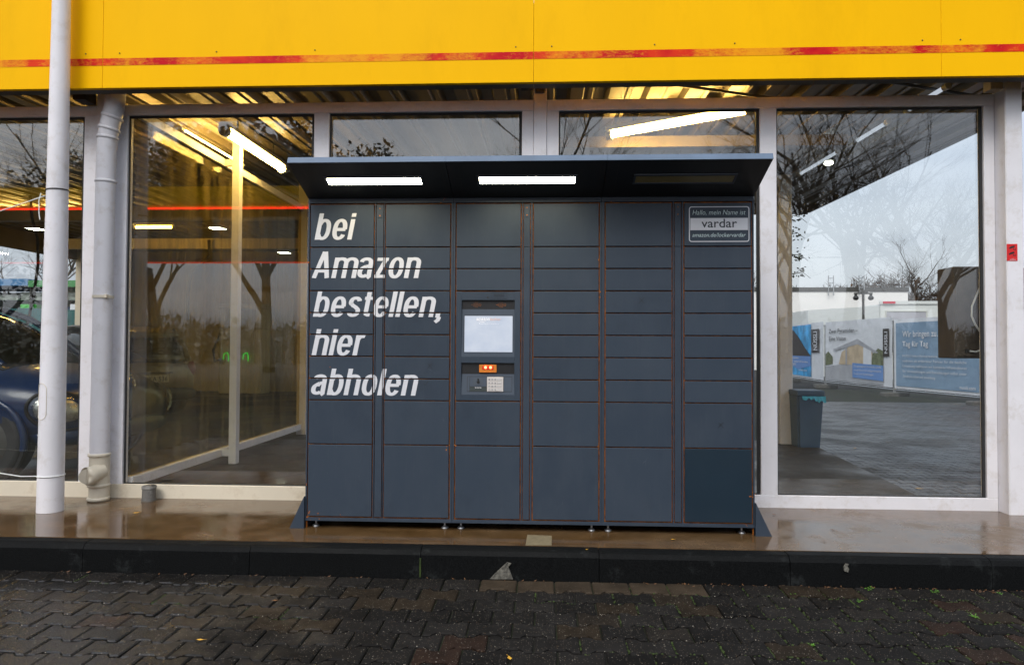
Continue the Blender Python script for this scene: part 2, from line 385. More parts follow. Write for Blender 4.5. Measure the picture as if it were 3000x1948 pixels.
def on_xz(bm, y):
    for v in bm.verts: v.co.y = y
    for f in bm.faces:
        f.normal_update()
        if f.normal.y > 0: f.normal_flip()
    return bm
def clip_rect(bm, x0, x1, z0, z1):
    for co, no in (((x0, 0, 0), (-1, 0, 0)), ((x1, 0, 0), (1, 0, 0)), ((0, 0, z0), (0, 0, -1)), ((0, 0, z1), (0, 0, 1))):
        bmesh.ops.bisect_plane(bm, geom=bm.verts[:]+bm.edges[:]+bm.faces[:], plane_co=co, plane_no=no, clear_outer=True)
        if not bm.verts: return bm
    return bm

# ================================================================== GROUND
g = BM(); quad(g, (-300, -300, -.20), (300, -300, -.20), (300, 300, -.20), (-300, 300, -.20))
solo('ground', g, GROUND, kind='structure')

SLABPOLY = [(-14, 3.82), (5.2, 3.82), (5.2, 4.93), (-14, 4.93)]
FLOORPOLY = [(-14, 4.933), (2.77, 4.933), (3.08, 7.9), (3.11, 8.35), (-2.6, 8.4), (-2.6, 16.8), (-14, 16.8)]
slab = Thing('slab', None, None, (0, 3.82, 0), kind='structure')
slab.part('slab_surface', prism(BM(), SLABPOLY, 'z', -.195, 0), SLAB)
floor = Thing('hall_floor', None, None, (0, 4.933, 0), kind='structure')
floor.part('floor_surface', prism(BM(), FLOORPOLY, 'z', -.195, -.001), FLOORM)
p = BM(); prism(p, [(-.10, 3.825), (.045, 3.828), (.048, 4.02), (-.095, 4.03)], 'z', -.01, .0035)
slab.part('patch', p, PATCH)
crack = BM()
for i in range(12):
    a = Vector((-2.72+.125*i, 4.97+.17*i+random.Random(i).uniform(-.02, .02), .001)); b2 = Vector((-2.72+.125*(i+1), 4.97+.17*(i+1)+random.Random(i+1).uniform(-.02, .02), .001))
    quad(crack, a-Vector((.012, 0, 0)), a+Vector((.012, 0, 0)), b2+Vector((.012, 0, 0)), b2-Vector((.012, 0, 0)))
floor.part('crack', crack, RUBBER)

kerb = Thing('kerb', None, None, (0, 3.77, -.155), kind='structure')
KX = [-8.3, -7.3, -6.3, -5.3, -4.35, -3.45, -2.57, -1.62, -.67, .30, 1.31, 2.35, 3.35, 4.35, 5.2]
rk = random.Random(4)
for a, b2 in zip(KX, KX[1:]):
    dy, dz = rk.uniform(-.002, .002), rk.uniform(-.002, .001)
    k = prism(BM(), [(3.817, -.19), (3.817, -.002+dz), (3.757+dy, -.003+dz), (3.737+dy, -.011+dz), (3.722+dy, -.034+dz), (3.716+dy, -.19)], 'x', a+.0018, b2-.0018)
    kerb.part('kerb_stone', k, KERB)
ch = BM()
rr = random.Random(2); pts = [(-.295, -.152), (-.17, -.150), (-.172, -.115), (-.185, -.085), (-.178, -.066), (-.20, -.062), (-.235, -.095), (-.262, -.125)]
prism(ch, [(x+rr.uniform(-.006, .006), z) for x, z in pts], 'y', 3.7095, 3.72)
kerb.part('mortar_chip', ch, MORTAR)
ch = BM(); prism(ch, [(1.588, -.072), (1.606, -.078), (1.612, -.06), (1.604, -.045), (1.612, -.036), (1.596, -.034), (1.586, -.052)], 'y', 3.709, 3.72)
kerb.part('mortar_chip', ch, MORTAR)
ms = BM(); prism(ms, [(-.6745, -.15), (-.6655, -.15), (-.6655, -.05), (-.6745, -.05)], 'y', 3.713, 3.74)
kerb.part('moss_streak', ms, MOSS)

# ---- interlocking pavers
PL, PP, PA = .197, .1385, .0125
def paver_outline(flat_top=False):
    h = PP/2; g = .0034; xs = [-.5, -.31, -.19, .19, .31, .5]; w = [1, 1, -1, -1, 1, 1]
    top = [(x*PL, h+a*PA) for x, a in zip(xs, w)] if not flat_top else [(-.5*PL, h+PA+.012), (.5*PL, h+PA+.012)]
    bot = [(x*PL, -h-a*PA) for x, a in zip(xs, w)]
    pts = bot+top[::-1]
    out = []
    for x, y in pts:
        x = max(-PL/2+g, min(PL/2-g, x)); y = y-g*1.6 if y > 0 else y+g*1.6
        out.append((x, y))
    return out
def paver_bm(bm, outline, cx, cy, z, chamfer=True, depth=.03, tilt=(0, 0)):
    c = .006
    def Z(x, y): return z+x*tilt[0]+y*tilt[1]
    ring = lambda s, dz: [bm.verts.new((cx+x*(1-s*c/abs(x) if abs(x) > .02 else 1), cy+y*(1-s*c/abs(y)), Z(x, y)+dz)) for x, y in outline]
    n = len(outline); top = ring(1 if chamfer else 0, 0)
    bm.faces.new(top); last = top
    for s, dz in (((0, -.005),) if chamfer else ())+((0, -depth),):
        r = ring(s, dz)
        for i in range(n): bm.faces.new((last[i], r[i], r[(i+1) % n], last[(i+1) % n]))
        last = r
    return bm
OUT, OUTF = paver_outline(), paver_outline(True)
def paver_mesh(o): 
    bm = paver_bm(BM(), o, 0, 0, 0); bmesh.ops.recalc_face_normals(bm, faces=bm.faces[:]); me = bpy.data.meshes.new('paver'); bm.to_mesh(me); bm.free(); return me
PZ = -.155
paving = Thing('paving', None, None, (0, 3, PZ), kind='structure')
g = BM(); quad(g, (-7, -3, PZ-.013), (6, -3, PZ-.013), (6, 3.74, PZ-.013), (-7, 3.74, PZ-.013)); paving.part('joint_sand', g, JOINT)
MP, MPF, MPB = paver_mesh(OUT), paver_mesh(OUTF), paver_mesh(OUTF)
MP.materials.append(PAVER); MPF.materials.append(PAVER); MPB.materials.append(PAVERB)
ROW0 = 3.712-(PP/2+PA+.012)
rp = random.Random(11); rest = BM()
def paver_at(row, i):
    y = ROW0-row*PP; x = (i+.5*(row % 2))*PL-.04
    return x, y
for row in range(0, 22):
    for i in range(-32, 27):
        x, y = paver_at(row, i); vis = row <= 7 and -3.25 < x < 2.75
        if not vis and abs(x) > 4.6: continue
        t = (rp.gauss(0, .010), rp.gauss(0, .012)); dz = rp.gauss(0, .0012)
        if vis:
            beige = row == 0 and -.30 < x < .80
            o = link('paver', MPB if beige else (MPF if row == 0 else MP), None, paving.o, Vector((x, y, PZ+dz))-paving.loc)
            o.rotation_euler = (t[1], -t[0], rp.gauss(0, .006))
        else: paver_bm(rest, OUTF if row == 0 else OUT, x, y, PZ+dz, row < 12, .02, t)
bmesh.ops.recalc_face_normals(rest, faces=rest.faces[:])
paving.part('pavers', rest, PAVER, kind='stuff')
# moss creeping along the joints, mostly towards the right
mo = BM(); rm = random.Random(21)
for row in range(0, 9):
    for i in range(-22, 16):
        x, y = paver_at(row, i)
        pr = .05 if x < .4 else (.95 if x > 1.0 else .45)
        if rm.random() > pr: continue
        for k in range(rm.randint(10, 34)):
            if rm.random() < .40: px, py = x-PL/2+rm.gauss(0, .002), y+rm.uniform(-.06, .06)
            else:
                f = rm.uniform(-.5, .5); px = x+f*PL; py = y-PP/2-(PA if abs(f) > .25 else -PA)+rm.gauss(0, .002)
            s = rm.uniform(.003, .0075); zz = PZ-.006+rm.uniform(-.002, .003)
            q = [mo.verts.new((px+s*math.cos(a+k), py+s*math.sin(a+k)*1.2, zz)) for a in (0, 1.57, 3.14, 4.71)]; t = mo.verts.new((px, py, zz+s*.8))
            for a in range(4): mo.faces.new((q[a], q[(a+1) % 4], t))
paving.part('moss', mo, MOSS, kind='stuff')

# paving of the yard behind, seen through the right-hand pane
yard = Thing('yard_paving', None, None, (5, 8, PZ), kind='structure')
g = BM(); quad(g, (2.7, 4.9, PZ-.014), (10.5, 4.9, PZ-.014), (10.5, 22, PZ-.014), (2.7, 22, PZ-.014)); yard.part('joint_sand', g, JOINT)
MPG = paver_mesh(OUT); MPG.materials.append(PAVERG); rest = BM(); cnt = 0
for row in range(0, 84):
    for i in range(0, 37):
        x = 2.86+(i+.5*(row % 2))*PL; y = 5.0+row*PP
        edge = 2.80+(y-5.0)*.105+.12
        if x < edge or x/y > .83 or x/y < .33: continue
        t = (rp.gauss(0, .003), rp.gauss(0, .003)); dz = rp.gauss(0, .0008)
        if y < 7.9 and cnt < 295:
            o = link('paver', MPG, None, yard.o, Vector((x, y, PZ+dz))-yard.loc); o.rotation_euler = (t[1], -t[0], 0); cnt += 1
        else: paver_bm(rest, OUT, x, y, PZ+dz, False, .014, t)
bmesh.ops.recalc_face_normals(rest, faces=rest.faces[:]); yard.part('pavers', rest, PAVERG, kind='stuff')

# ================================================================== SERVICE HALL
H = Thing('service_hall', 'open sided glazed hall with yellow fascia, red stripe and white painted window frames', 'building', (0, 4.83, 0))
def roof_z(y): return 3.05+.03*(y-4.5)
# fascia panels, stripe, screws
FY = 4.515
FX = [-12, -7.6, -3.04, -.077, 2.568, 4.35]
for a, b2 in zip(FX, FX[1:]):
    f = BM(); box(f, a+.0008, b2-.0008, FY, FY+.035, 2.866, 4.30, .0012)
    fo = H.part('fascia_panel', f, YELLOW)
    f = BM(); box(f, a+.0015, b2-.0015, FY+.0352, FY+.115, 2.868, 2.876); H.part('return_lip', f, GREYD, fo)
    s = BM(); quad(s, (a+.0016, FY-.0015, 3.021), (b2-.0016, FY-.0015, 3.021), (b2-.0016, FY-.0015, 3.071), (a+.0016, FY-.0015, 3.071)); H.part('stripe', s, STRIPE, fo)
    s = BM()
    for x in (a+.12, b2-.12, (a+b2)/2, a+.8):
        for z in (3.105, 3.62): disc(s, (x, FY-.003, z), .0045, 'y', .006, 8)
    H.part('screws', s, BARK, fo, kind='stuff')
e = BM(); box(e, 4.31, 4.35, FY+.036, 10.4, 3.40, 4.30); H.part('side_fascia', e, YELLOW)
e = BM(); box(e, -10.04, -10, 4.64, 14.2, 2.92, 3.6); H.part('side_fascia', e, DECK)
# corrugated roof sheets
def roof_sheet(x0, x1, y0, y1):
    bm = BM(); prof = []; x = x0; pitch = .30
    while x < x1-.001:
        for dx, dz in ((0, 0), (.095, 0), (.105, .012), (.125, .012), (.135, 0), (.165, 0), (.19, .055), (.275, .055)):
            if x+dx < x1: prof.append((x+dx, dz))
        x += pitch
    prof.append((x1, 0))
    for (xa, za), (xb, zb) in zip(prof, prof[1:]):
        quad(bm, (xa, y0, roof_z(y0)+za), (xb, y0, roof_z(y0)+zb), (xb, y1, roof_z(y1)+zb), (xa, y1, roof_z(y1)+za))
    bmesh.ops.remove_doubles(bm, verts=bm.verts[:], dist=1e-5); return bm
x = -10.0
while x < 3.85:
    x1 = min(x+.9, 3.95); H.part('roof_sheet', roof_sheet(x, x1, 4.56, 10.4), DECK)
    if x < -3: H.part('roof_sheet', roof_sheet(x, x1, 10.4, 16.6), DECK)
    x = x1
cv = BM(); box(cv, -10.2, 4.3, 4.56, 10.5, 3.36, 3.42); box(cv, -10.2, -2.8, 10.5, 16.7, 3.55, 3.60); H.part('roof_covering', cv, GREYD)
e = BM(); prism(e, [(6.0, 3.085), (10.42, 3.14), (10.42, 3.40), (4.57, 3.40), (4.57, 3.05)], 'x', 3.95, 3.98); H.part('edge_trim', e, GREYD)
e = BM(); box(e, -2.9, 3.95, 10.41, 10.45, 3.12, 3.44); H.part('edge_trim', e, GREYD)
for y, z in ((6.35, 2.93),):
    e = BM(); box(e, -.3, 2.75, y-.05, y+.05, z+.02, z+.12); H.part('cross_beam', e, DECK)
e = BM(); box(e, -9.9, -2.93, 9.5, 9.6, 2.9, 3.1); box(e, -9.9, -2.93, 13.0, 13.1, 3.0, 3.2); H.part('cross_beam', e, CREAM)
for x0, x1, z in ((.5, .56, 3.0), (2.0, 2.05, 3.02)):
    e = BM(); tube(e, [(x0, 4.75, 2.99), (x0+1.4, 5.35, 3.02)], .011, 6); H.part('brace_rod', e, GREYD)
# facade: windows with frame members and panes
def window(x0, x1, zb, zt, left, right, mulls, fy=4.83, bottom=.11, railmat=None):
    fr = BM(); d = fy+.075
    box(fr, x0, x1, fy, d, zt-.078, zt, .003)
    rail = BM(); box(rail, x0, x1, fy, d, zb, zb+bottom, .003)
    for a, b2 in [(x0, x0+left), (x1-right, x1)]+list(mulls): box(fr, a, b2, fy+.0015, d-.002, zb+bottom-.001, zt-.077, .003)
    fo = H.part('window', fr, WHITE); H.part('bottom_rail', rail, railmat or WHITE, fo)
    xs = [x0+left]+[v for mm in mulls for v in mm]+[x1-right]
    for a, b2 in zip(xs[::2], xs[1::2]):
        s = BM(); yy0, yy1 = fy+.020, fy+.03
        for q in ((a, a+.010, zb+bottom, zt-.078), (b2-.020, b2, zb+bottom, zt-.078), (a+.010, b2-.020, zt-.094, zt-.078), (a+.010, b2-.020, zb+bottom, zb+bottom+.008)): box(s, q[0], q[1], yy0, yy1, q[2], q[3])
        H.part('seal', s, RUBBER, fo)
        gl = BM(); box(gl, a+.002, b2-.002, fy+.036, fy+.044, zb+bottom+.002, zt-.080); H.part('pane', gl, GLASS, fo)
    return fo
window(-6.6, -3.285, -.008, 2.860, .1, .098, [(-5.05, -4.94)], bottom=.118, railmat=CREAM)  # cream bottom rails: warm glow on white frames put into the colour
window(-3.160, -.081, -.012, 2.864, .106, .083, [(-1.668, -1.557)], railmat=CREAM)
window(.013, 3.098, -.015, 2.862, .086, .072, [(1.505, 1.620)], bottom=.10)
for a, b2, zt in ((-3.284, -3.161, 2.97), (-.080, .012, 3.02)):
    e = BM(); box(e, a, b2, 4.822, 4.93, 0, zt, .003); H.part('post', e, WHITE)
e = BM(); box(e, -.07, .0, 4.80, 4.822, 2.905, 2.96, .004); box(e, -.17, -.07, 4.83, 4.86, 2.94, 2.955)
for x in (-.05, -.02): disc(e, (x, 4.79, 2.93), .009, 'y', .012, 6)
H.part('bracket', e, GREYD)
e = BM(); box(e, 3.100, 3.212, 4.722, 4.86, -.02, 3.04, .006); H.part('column', e, WHITE)
e = BM(); box(e, 3.02, 3.098, 4.74, 4.82, 2.865, 3.05); H.part('bracket', e, CREAM)
e = BM(); box(e, -3.38, -3.29, 4.70, 4.82, 2.86, 3.03); H.part('bracket', e, BLACK)
# inner glazed partition
def partition():
    fr = BM(); xa, xb = -3.09, -3.02
    box(fr, xa, xb, 4.906, 8.50, .065, .135, .003); box(fr, xa, xb, 4.906, 8.50, 2.80, 2.87, .003)
    box(fr, -2.945, -2.875, 6.27, 6.345, 0, 3.10, .003); box(fr, -3.02, -2.946, 6.29, 6.325, .07, .13); box(fr, -3.02, -2.946, 6.29, 6.325, 2.805, 2.865); box(fr, xa+.002, xb+.05, 8.40, 8.50, 0, 3.16, .003)
    fo = H.part('partition', fr, WHITE)
    for a, b2 in ((4.94, 6.30), (6.31, 8.40)):
        for z0, z1 in ((.137, 2.798),):
            gl = BM(); box(gl, -3.058, -3.050, a, b2, z0, z1); H.part('pane', gl, GLASSI, fo)
partition()
e = BM(); box(e, 2.722, 2.866, 8.03, 8.17, 0, 3.12, .004); H.part('column', e, WHITE)
# back wall of the deep left-hand part, panel by panel
x = -10.0; i = 0
while x < -2.7:
    e = BM(); box(e, x+.004, min(x+1.15, -2.65)-.004, 16.40, 16.46, -.18, 3.7, .004); H.part('wall_panel', e, WALLI); x += 1.15
for y in (4.97, 6.07, 7.17, 8.27):  # side wall out of view, added to keep daylight out of the hall
    e = BM(); box(e, -10.0, -9.94, y, y+1.09, -.18, 3.4, .004); H.part('wall_panel', e, WALLI)
for y in (14.25, 15.35):
    e = BM(); box(e, -10.0, -9.94, y, y+1.09, -.18, 3.6, .004); H.part('wall_panel', e, WALLI)
e = BM(); box(e, -10.02, -9.9, 14.12, 14.24, -.1, 3.4); H.part('post', e, CREAM)

# lamps under the roof
def tube_lamp(a, b2, label, mat=TUBE, r=.019, housing=True):
    a, b2 = Vector(a), Vector(b2); d = (b2-a).normalized(); n = d.cross(Vector((0, 0, 1))).normalized()
    T = Thing('tube_lamp', label, 'lamp', (a+b2)/2, 'tube lamps under the hall roof')
    T.part('tube', tube(BM(), [a+d*.03, b2-d*.03], r, 10), mat)
    for p0 in (a, b2-d*.05): T.part('end_cap', tube(BM(), [p0, p0+d*.05], r*1.5, 10), PLATE)
    if housing:
        h = BM(); up = Vector((0, 0, 1)); c = [a+n*.05+up*.03, a-n*.05+up*.03, a-n*.03+up*.075, a+n*.03+up*.075]
        A = [h.verts.new(v) for v in c]; B = [h.verts.new(v+(b2-a)) for v in c]
        h.faces.new(A); h.faces.new(B[::-1])
        for k in range(4): h.faces.new((A[k], B[k], B[(k+1) % 4], A[(k+1) % 4]))
        bmesh.ops.recalc_face_normals(h, faces=h.faces[:]); T.part('housing', h, PLATE)
        for t in (.2, .8):
            q = a+(b2-a)*t; T.part('hanger', tube(BM(), [q+up*.07, Vector((q.x, q.y, roof_z(q.y)+.002))], .006, 6), GREYD)
tube_lamp((-2.72, 5.62, 2.925), (-2.72, 6.95, 2.935), 'thick glowing warm tube lamp above the glazed partition', r=.032)
tube_lamp((-3.16, 5.75, 2.99), (-3.16, 7.0, 3.0), 'thin glowing tube lamp just left of the glazed partition', r=.008, housing=False)
tube_lamp((.551, 6.07, 2.985), (1.64, 5.44, 2.985), 'glowing tube lamp hung diagonally above the locker roof', r=.026)
tube_lamp((-8.75, 10.2, 3.13), (-8.0, 10.2, 3.13), 'glowing tube lamp at the left photo edge above the blue car')
tube_lamp((-7.85, 10.25, 3.13), (-7.15, 10.25, 3.13), 'glowing tube lamp behind the white pole above the beige car')
tube_lamp((-7.2, 11.6, 3.17), (-6.45, 11.6, 3.17), 'glowing tube lamp beside the left frame of the tall window')
tube_lamp((2.88, 4.98, 2.985), (2.88, 5.55, 3.0), 'slim cool white strip lamp nearest the right column', TUBEC, .017, False)
tube_lamp((2.87, 5.8, 3.0), (2.87, 6.42, 3.015), 'slim cool white strip lamp, middle one of the right row', TUBEC, .017, False)
tube_lamp((2.87, 6.75, 3.03), (2.85, 7.75, 3.05), 'slim cool white strip lamp, farthest one of the right row', TUBEC, .017, False)
T = Thing('bulkhead_lamp', 'small oval lit lamp under the roof in the right window', 'lamp', (2.905, 7.1, 3.0))
b1 = BM(); bmesh.ops.create_uvsphere(b1, u_segments=12, v_segments=8, radius=1, matrix=Matrix.Translation((2.905, 7.1, 3.0)) @ Matrix.Diagonal((.045, .05, .022, 1))); T.part('lens', b1, E('bulkhead_glow', (.95, 1, .8), 6))
b1 = BM(); tube(b1, [(2.905, 7.1, 3.018), (2.905, 7.1, 3.05), (2.905, 7.1, roof_z(7.1)+.004)], [.05, .04, .012], 12); T.part('housing', b1, GREYD)

# ================================================================== PARCEL LOCKER
LK = Thing('parcel_locker', 'dark blue steel parcel locker with white German lettering, touch screen and lit canopy', 'parcel locker', (-.10, 4.11, 0))
YD = 4.104                         # door face
MODX = [(-1.4475, -.5535), (-.5525, .3415), (.3425, 1.2425)]
for a, b2 in MODX:
    c = BM(); box(c, a, b2, 4.122, 4.785, .044, 2.004); LK.part('cabinet', c, BLUE)
ROWS = [1.970, 1.706, 1.574, 1.440, 1.307, 1.174, 1.041, .907, .775, .508, .070]
COLS = [(-1.433, -1.040), (-.968, -.572), (-.534, -.143), (-.067, .326), (.366, .759), (.833, 1.228)]
STRIPS = [(-1.024, -.982), (-.126, -.087), (.776, .814)]
TXT = []
def tz(v): return 1.972-(v-22)*.000797
def tx(u): return -1.433+(u-78)*.000784
# condensed bold oblique letters drawn as pen strokes; x-height .765, ascender 1
GSX, GSY, GX = .168, .118, .775
def arc(cx, cy_, rx, ry, a0, a1, n=14):
    n = int(n*1.8)
    out = []
    for i in range(n+1):
        a = R(a0+(a1-a0)*i/n); c, s_ = math.cos(a), math.sin(a); out.append((cx+rx*math.copysign(abs(c)**.85, c), cy_+ry*math.copysign(abs(s_)**.85, s_)))
    return out
def glyph(ch):
    """-> (advance, list of centre-line strokes)"""
    hx = GSX/2; ty = GX-GSY/2; by = GSY/2; my = GX/2; W_ = .54; rx = W_/2-hx; ry = my-by; cx = W_/2
    if ch == 'o': return W_, [arc(cx, my, rx, ry+.012, 0, 360, 40)]
    if ch == 'l': return GSX, [[(hx, 0), (hx, 1)]]
    if ch == 'i': return GSX, [[(hx, 0), (hx, GX)], [(hx, .865), (hx, 1)]]
    if ch == 'b': return W_, [[(hx, 0), (hx, 1)], arc(cx, my, rx, ry+.012, 150, -150, 30)]
    if ch == 'h': return W_, [[(hx, 0), (hx, 1)], arc(cx, ty-.17, rx, .18, 165, 0)+[(W_-hx, 0)]]
    if ch == 'n': return W_, [[(hx, 0), (hx, GX)], arc(cx, ty-.17, rx, .18, 165, 0)+[(W_-hx, 0)]]
    if ch == 'm': return W_*1.58, [[(hx, 0), (hx, GX)], arc(cx, ty-.17, rx, .18, 165, 0)+[(W_-hx, 0)], arc(cx+W_-GSX+.01, ty-.17, rx, .18, 165, 0)+[(W_*2-GSX+.01-hx, 0)]]
    if ch == 'r': return .36, [[(hx, 0), (hx, GX)], arc(hx+.20, ty-.19, .20, .20, 175, 80)]
    if ch == 'e': return W_, [[(.10, .385), (W_-.05, .385)], arc(cx, my, rx, ry+.012, -12, 0, 3)+arc(cx, my, rx, ry+.012, 0, 325, 36)][:1]+[arc(cx, my, rx, ry+.012, 0, 328, 38)]
    if ch == 'a': return W_+.01, [arc(cx, ty-.16, rx-.005, .165, 165, 0, 14)+[(W_-hx, .14), (W_-hx+.012, .03), (W_-hx+.05, .0)], arc(.245, .225, .150, .158, 60, 325, 26), [(.29, .44), (.25, .425), (.21, .40), (.15, .36)], [(W_-hx, .49), (.42, .46), (.29, .44)]]
    if ch == 's': return .50, [arc(.25, ty-.155, .158, .16, 12, 200, 14)+[(.12, .50), (.19, .43), (.30, .37), (.385, .29)]+arc(.25, by+.150, .158, .155, 25, -172, 16)]
    if ch == 't': return .31, [[(.135, .95), (.135, .17), (.15, .10), (.20, .072), (.30, .072)], [(0, GX-.062), (.305, GX-.062)]]
    if ch == 'z': return .47, [[(.03, GX-.066), (.46, GX-.066)], [(.345, GX-.10), (.125, .10)], [(0, .066), (.45, .066)]]
    if ch == 'A': return .66, [[(.0825, 0), (.315, 1)], [(.345, 1), (.5775, 0)], [(.17, .27), (.49, .27)]]
    if ch == ',': return .2, [[(hx, -.02), (hx, .165)], [(hx+.055, .0), (hx+.035, -.12), (hx-.06, -.20)]]
def stroke(bm, pts, dz):
    L_, R_ = [], []
    for i, (x, y) in enumerate(pts):
        ax, ay = pts[max(i-1, 0)]; bx, by_ = pts[min(i+1, len(pts)-1)]; d = Vector((bx-ax, by_-ay)).normalized(); n = Vector((-d.y*GSX/2, d.x*GSY/2))
        L_.append(bm.verts.new((x+n.x, dz, y+n.y))); R_.append(bm.verts.new((x-n.x, dz, y-n.y)))
    for i in range(len(pts)-1): bm.faces.new((R_[i], R_[i+1], L_[i+1], L_[i]))
def line_bm(body):
    bm = BM(); x = 0; k = 0
    for ch in body:
        adv, st = glyph(ch)
        for p_ in st:
            if p_ is not None: k += 1; stroke(bm, [(x+a_, b_) for a_, b_ in p_], -(k % 5)*.00008)
        x += adv+(.085 if ch not in 'zr' else .06)
    for v in bm.verts: v.co.x += v.co.z*.19
    return bm
for body, u0, u1, vb, vt in (('bei', 112, 443, 297, 95), ('Amazon', 92, 952, 592, 390), ('bestellen,', 105, 1110, 888, 690), ('hier', 98, 523, 1182, 983), ('abholen', 97, 937, 1485, 1284)):
    t = line_bm(body); xs = [v.co.x for v in t.verts]; sx_ = (tx(u1)-tx(u0))/(max(xs)-min(xs)); sz_ = tz(vt)-tz(vb); mn = min(xs)
    for v in t.verts: v.co = Vector((tx(u0)+(v.co.x-mn)*sx_, v.co.y, tz(vb)+v.co.z*sz_))
    TXT.append(t)
def letter_on(o, x0, x1, z0, z1, y):
    """cut the lettering to one door or strip and stick the pieces on it"""
    tot = BM()
    for t in TXT:
        xs = [v.co.x for v in t.verts]; zs = [v.co.z for v in t.verts]
        if min(xs) > x1 or max(xs) < x0 or min(zs) > z1 or max(zs) < z0: continue
        c = t.copy(); clip_rect(c, x0, x1, z0, z1)
        if c.faces:
            me = bpy.data.meshes.new('tmp'); bmesh.ops.translate(c, verts=c.verts[:], vec=(0, y, 0)); c.to_mesh(me); tot.from_mesh(me); bpy.data.meshes.remove(me)
        c.free()
    if tot.faces: LK.part('lettering', tot, LETTER, o)
    else: tot.free()
# front frame of each module: header, footer, side members, thin ribs beside the service strips
fr = [BM(), BM(), BM()]
for k, (a, b2) in enumerate(MODX):
    s = STRIPS[k]; c0, c1 = COLS[2*k], COLS[2*k+1]
    box(fr[k], a, b2, 4.106, 4.1215, 1.976, 2.004, .001); box(fr[k], a, b2, 4.106, 4.1215, .044, .064, .001)
    ribs = ((a, c0[0]-.006), (c1[1]+.006, b2), (c0[1]+.005, s[0]-.004), (s[1]+.004, c1[0]-.005))
    for x0, x1 in ribs: box(fr[k], x0, x1, 4.1065, 4.1215, .0645, 1.9755, .001)
    fo = LK.part('front_frame', fr[k], BLUE)
    if k == 0:
        for x0, x1 in ribs: letter_on(fo, x0, x1, .07, 1.97, 4.1057)
    r = BM(); quad(r, (a+.004, 4.1205, .062), (b2-.004, 4.1205, .062), (b2-.004, 4.1205, 1.978), (a+.004, 4.1205, 1.978)); LK.part('rusty_backing', r, RUST)
    for z0, z1 in ((ROWS[1]+.001, ROWS[0]-.004), (ROWS[-1]+.002, ROWS[1]-.001)):
        c = BM(); box(c, s[0], s[1], 4.1055, 4.1195, z0, z1, .001); o = LK.part('service_strip', c, BLUE); letter_on(o, s[0], s[1], z0, z1, 4.1045)
    c = BM(); xm = (s[0]+s[1])/2; box(c, xm-.013, xm+.013, 4.1030, 4.106, 1.885, 1.955, .0008); lk = LK.part('lock_plate', c, BLUE)
    c = BM(); disc(c, (xm, 4.1018, 1.942), .004, 'y', .002, 8); disc(c, (xm, 4.1018, 1.898), .004, 'y', .002, 8); LK.part('screws', c, RUST, lk, kind='stuff')
def door(c, z0, z1, mat=BLUE, label=None):
    bm = BM(); box(bm, c[0]+.001, c[1]-.001, YD, 4.1195, z0+.0033, z1-.0033, .0018)
    o = LK.part('door', bm, mat, label=label); letter_on(o, c[0]+.0026, c[1]-.0026, z0+.0044, z1-.0044, YD-.0008)
    return o
badge_door = None
for k, c in enumerate(COLS):
    for j in range(10):
        if k == 2 and 3 <= j <= 7: continue
        last = k == 5 and j == 9
        o = door(c, ROWS[j+1], ROWS[j], BLUEN if last else BLUE, 'darker unfaded replacement door' if last else ('door with the white name badge' if k == 5 and j == 0 else None))
        if k == 5 and j == 0: badge_door = o
# scribbled marks on four doors
def scribble(o, strokes, w_=.0016):
    bm = BM()
    for s in strokes:
        for (xa, za), (xb, zb) in zip(s, s[1:]):
            d = Vector((xb-xa, zb-za)).normalized(); n = Vector((-d.y, d.x))*w_
            quad(bm, (xa-n.x, YD-.0007, za-n.y), (xb-n.x, YD-.0007, zb-n.y), (xb+n.x, YD-.0007, zb+n.y), (xa+n.x, YD-.0007, za+n.y))
    LK.part('pen_mark', bm, BLACK, o)
doors = [o for o in LK.o.children if o.name.startswith('door')]
def door_at(x, z):
    best = None
    for o in doors:
        vs_ = [v.co+LK.loc for v in o.data.vertices]
        if min(v.x for v in vs_) < x < max(v.x for v in vs_) and min(v.z for v in vs_) < z < max(v.z for v in vs_): best = o
    return best
for x, z, tick in ((.58, 1.383, 0), (1.045, .645, 0), (-.69, .985, 0), (-.71, .878, 1)):
    d = door_at(x, z)
    if d is None: continue
    s = .016
    scribble(d, [[(x-s, z), (x-s*.4, z-s*.6), (x+s*.7, z+s)]] if tick else [[(x-s, z-s), (x-.002, z+.001), (x+s, z+s*1.1)], [(x-s*.8, z+s), (x+s, z-s)]], .0013)
# name badge
def lx(u): return .833+(u-40)*(.395/2045.)
def lz(v): return 1.969-(v-40)*(.266/1330.)
def rrect(x0, x1, z0, z1, r, n=6):
    pts = []
    for cx, cz, a0 in ((x1-r, z1-r, 0), (x0+r, z1-r, 90), (x0+r, z0+r, 180), (x1-r, z0+r, 270)):
        for i in range(n+1):
            a = R(a0+90*i/n); pts.append((cx+r*math.cos(a), cz+r*math.sin(a)))
    return pts
bd = BM(); X0, X1, Z0, Z1 = lx(180), lx(2020), lz(1222), lz(163)
po, pi_ = rrect(X0, X1, Z0, Z1, .016), rrect(X0+.0052, X1-.0052, Z0+.0052, Z1-.0052, .0115); n = len(po)
yb = YD-.0008
for i in range(n):
    j = (i+1) % n; quad(bd, (po[i][0], yb, po[i][1]), (pi_[i][0], yb, pi_[i][1]), (pi_[j][0], yb, pi_[j][1]), (po[j][0], yb, po[j][1]))
quad(bd, (lx(222), yb, lz(872)), (lx(1975), yb, lz(872)), (lx(1975), yb, lz(510)), (lx(222), yb, lz(510)))
LK.part('name_badge', bd, LETTER, badge_door)
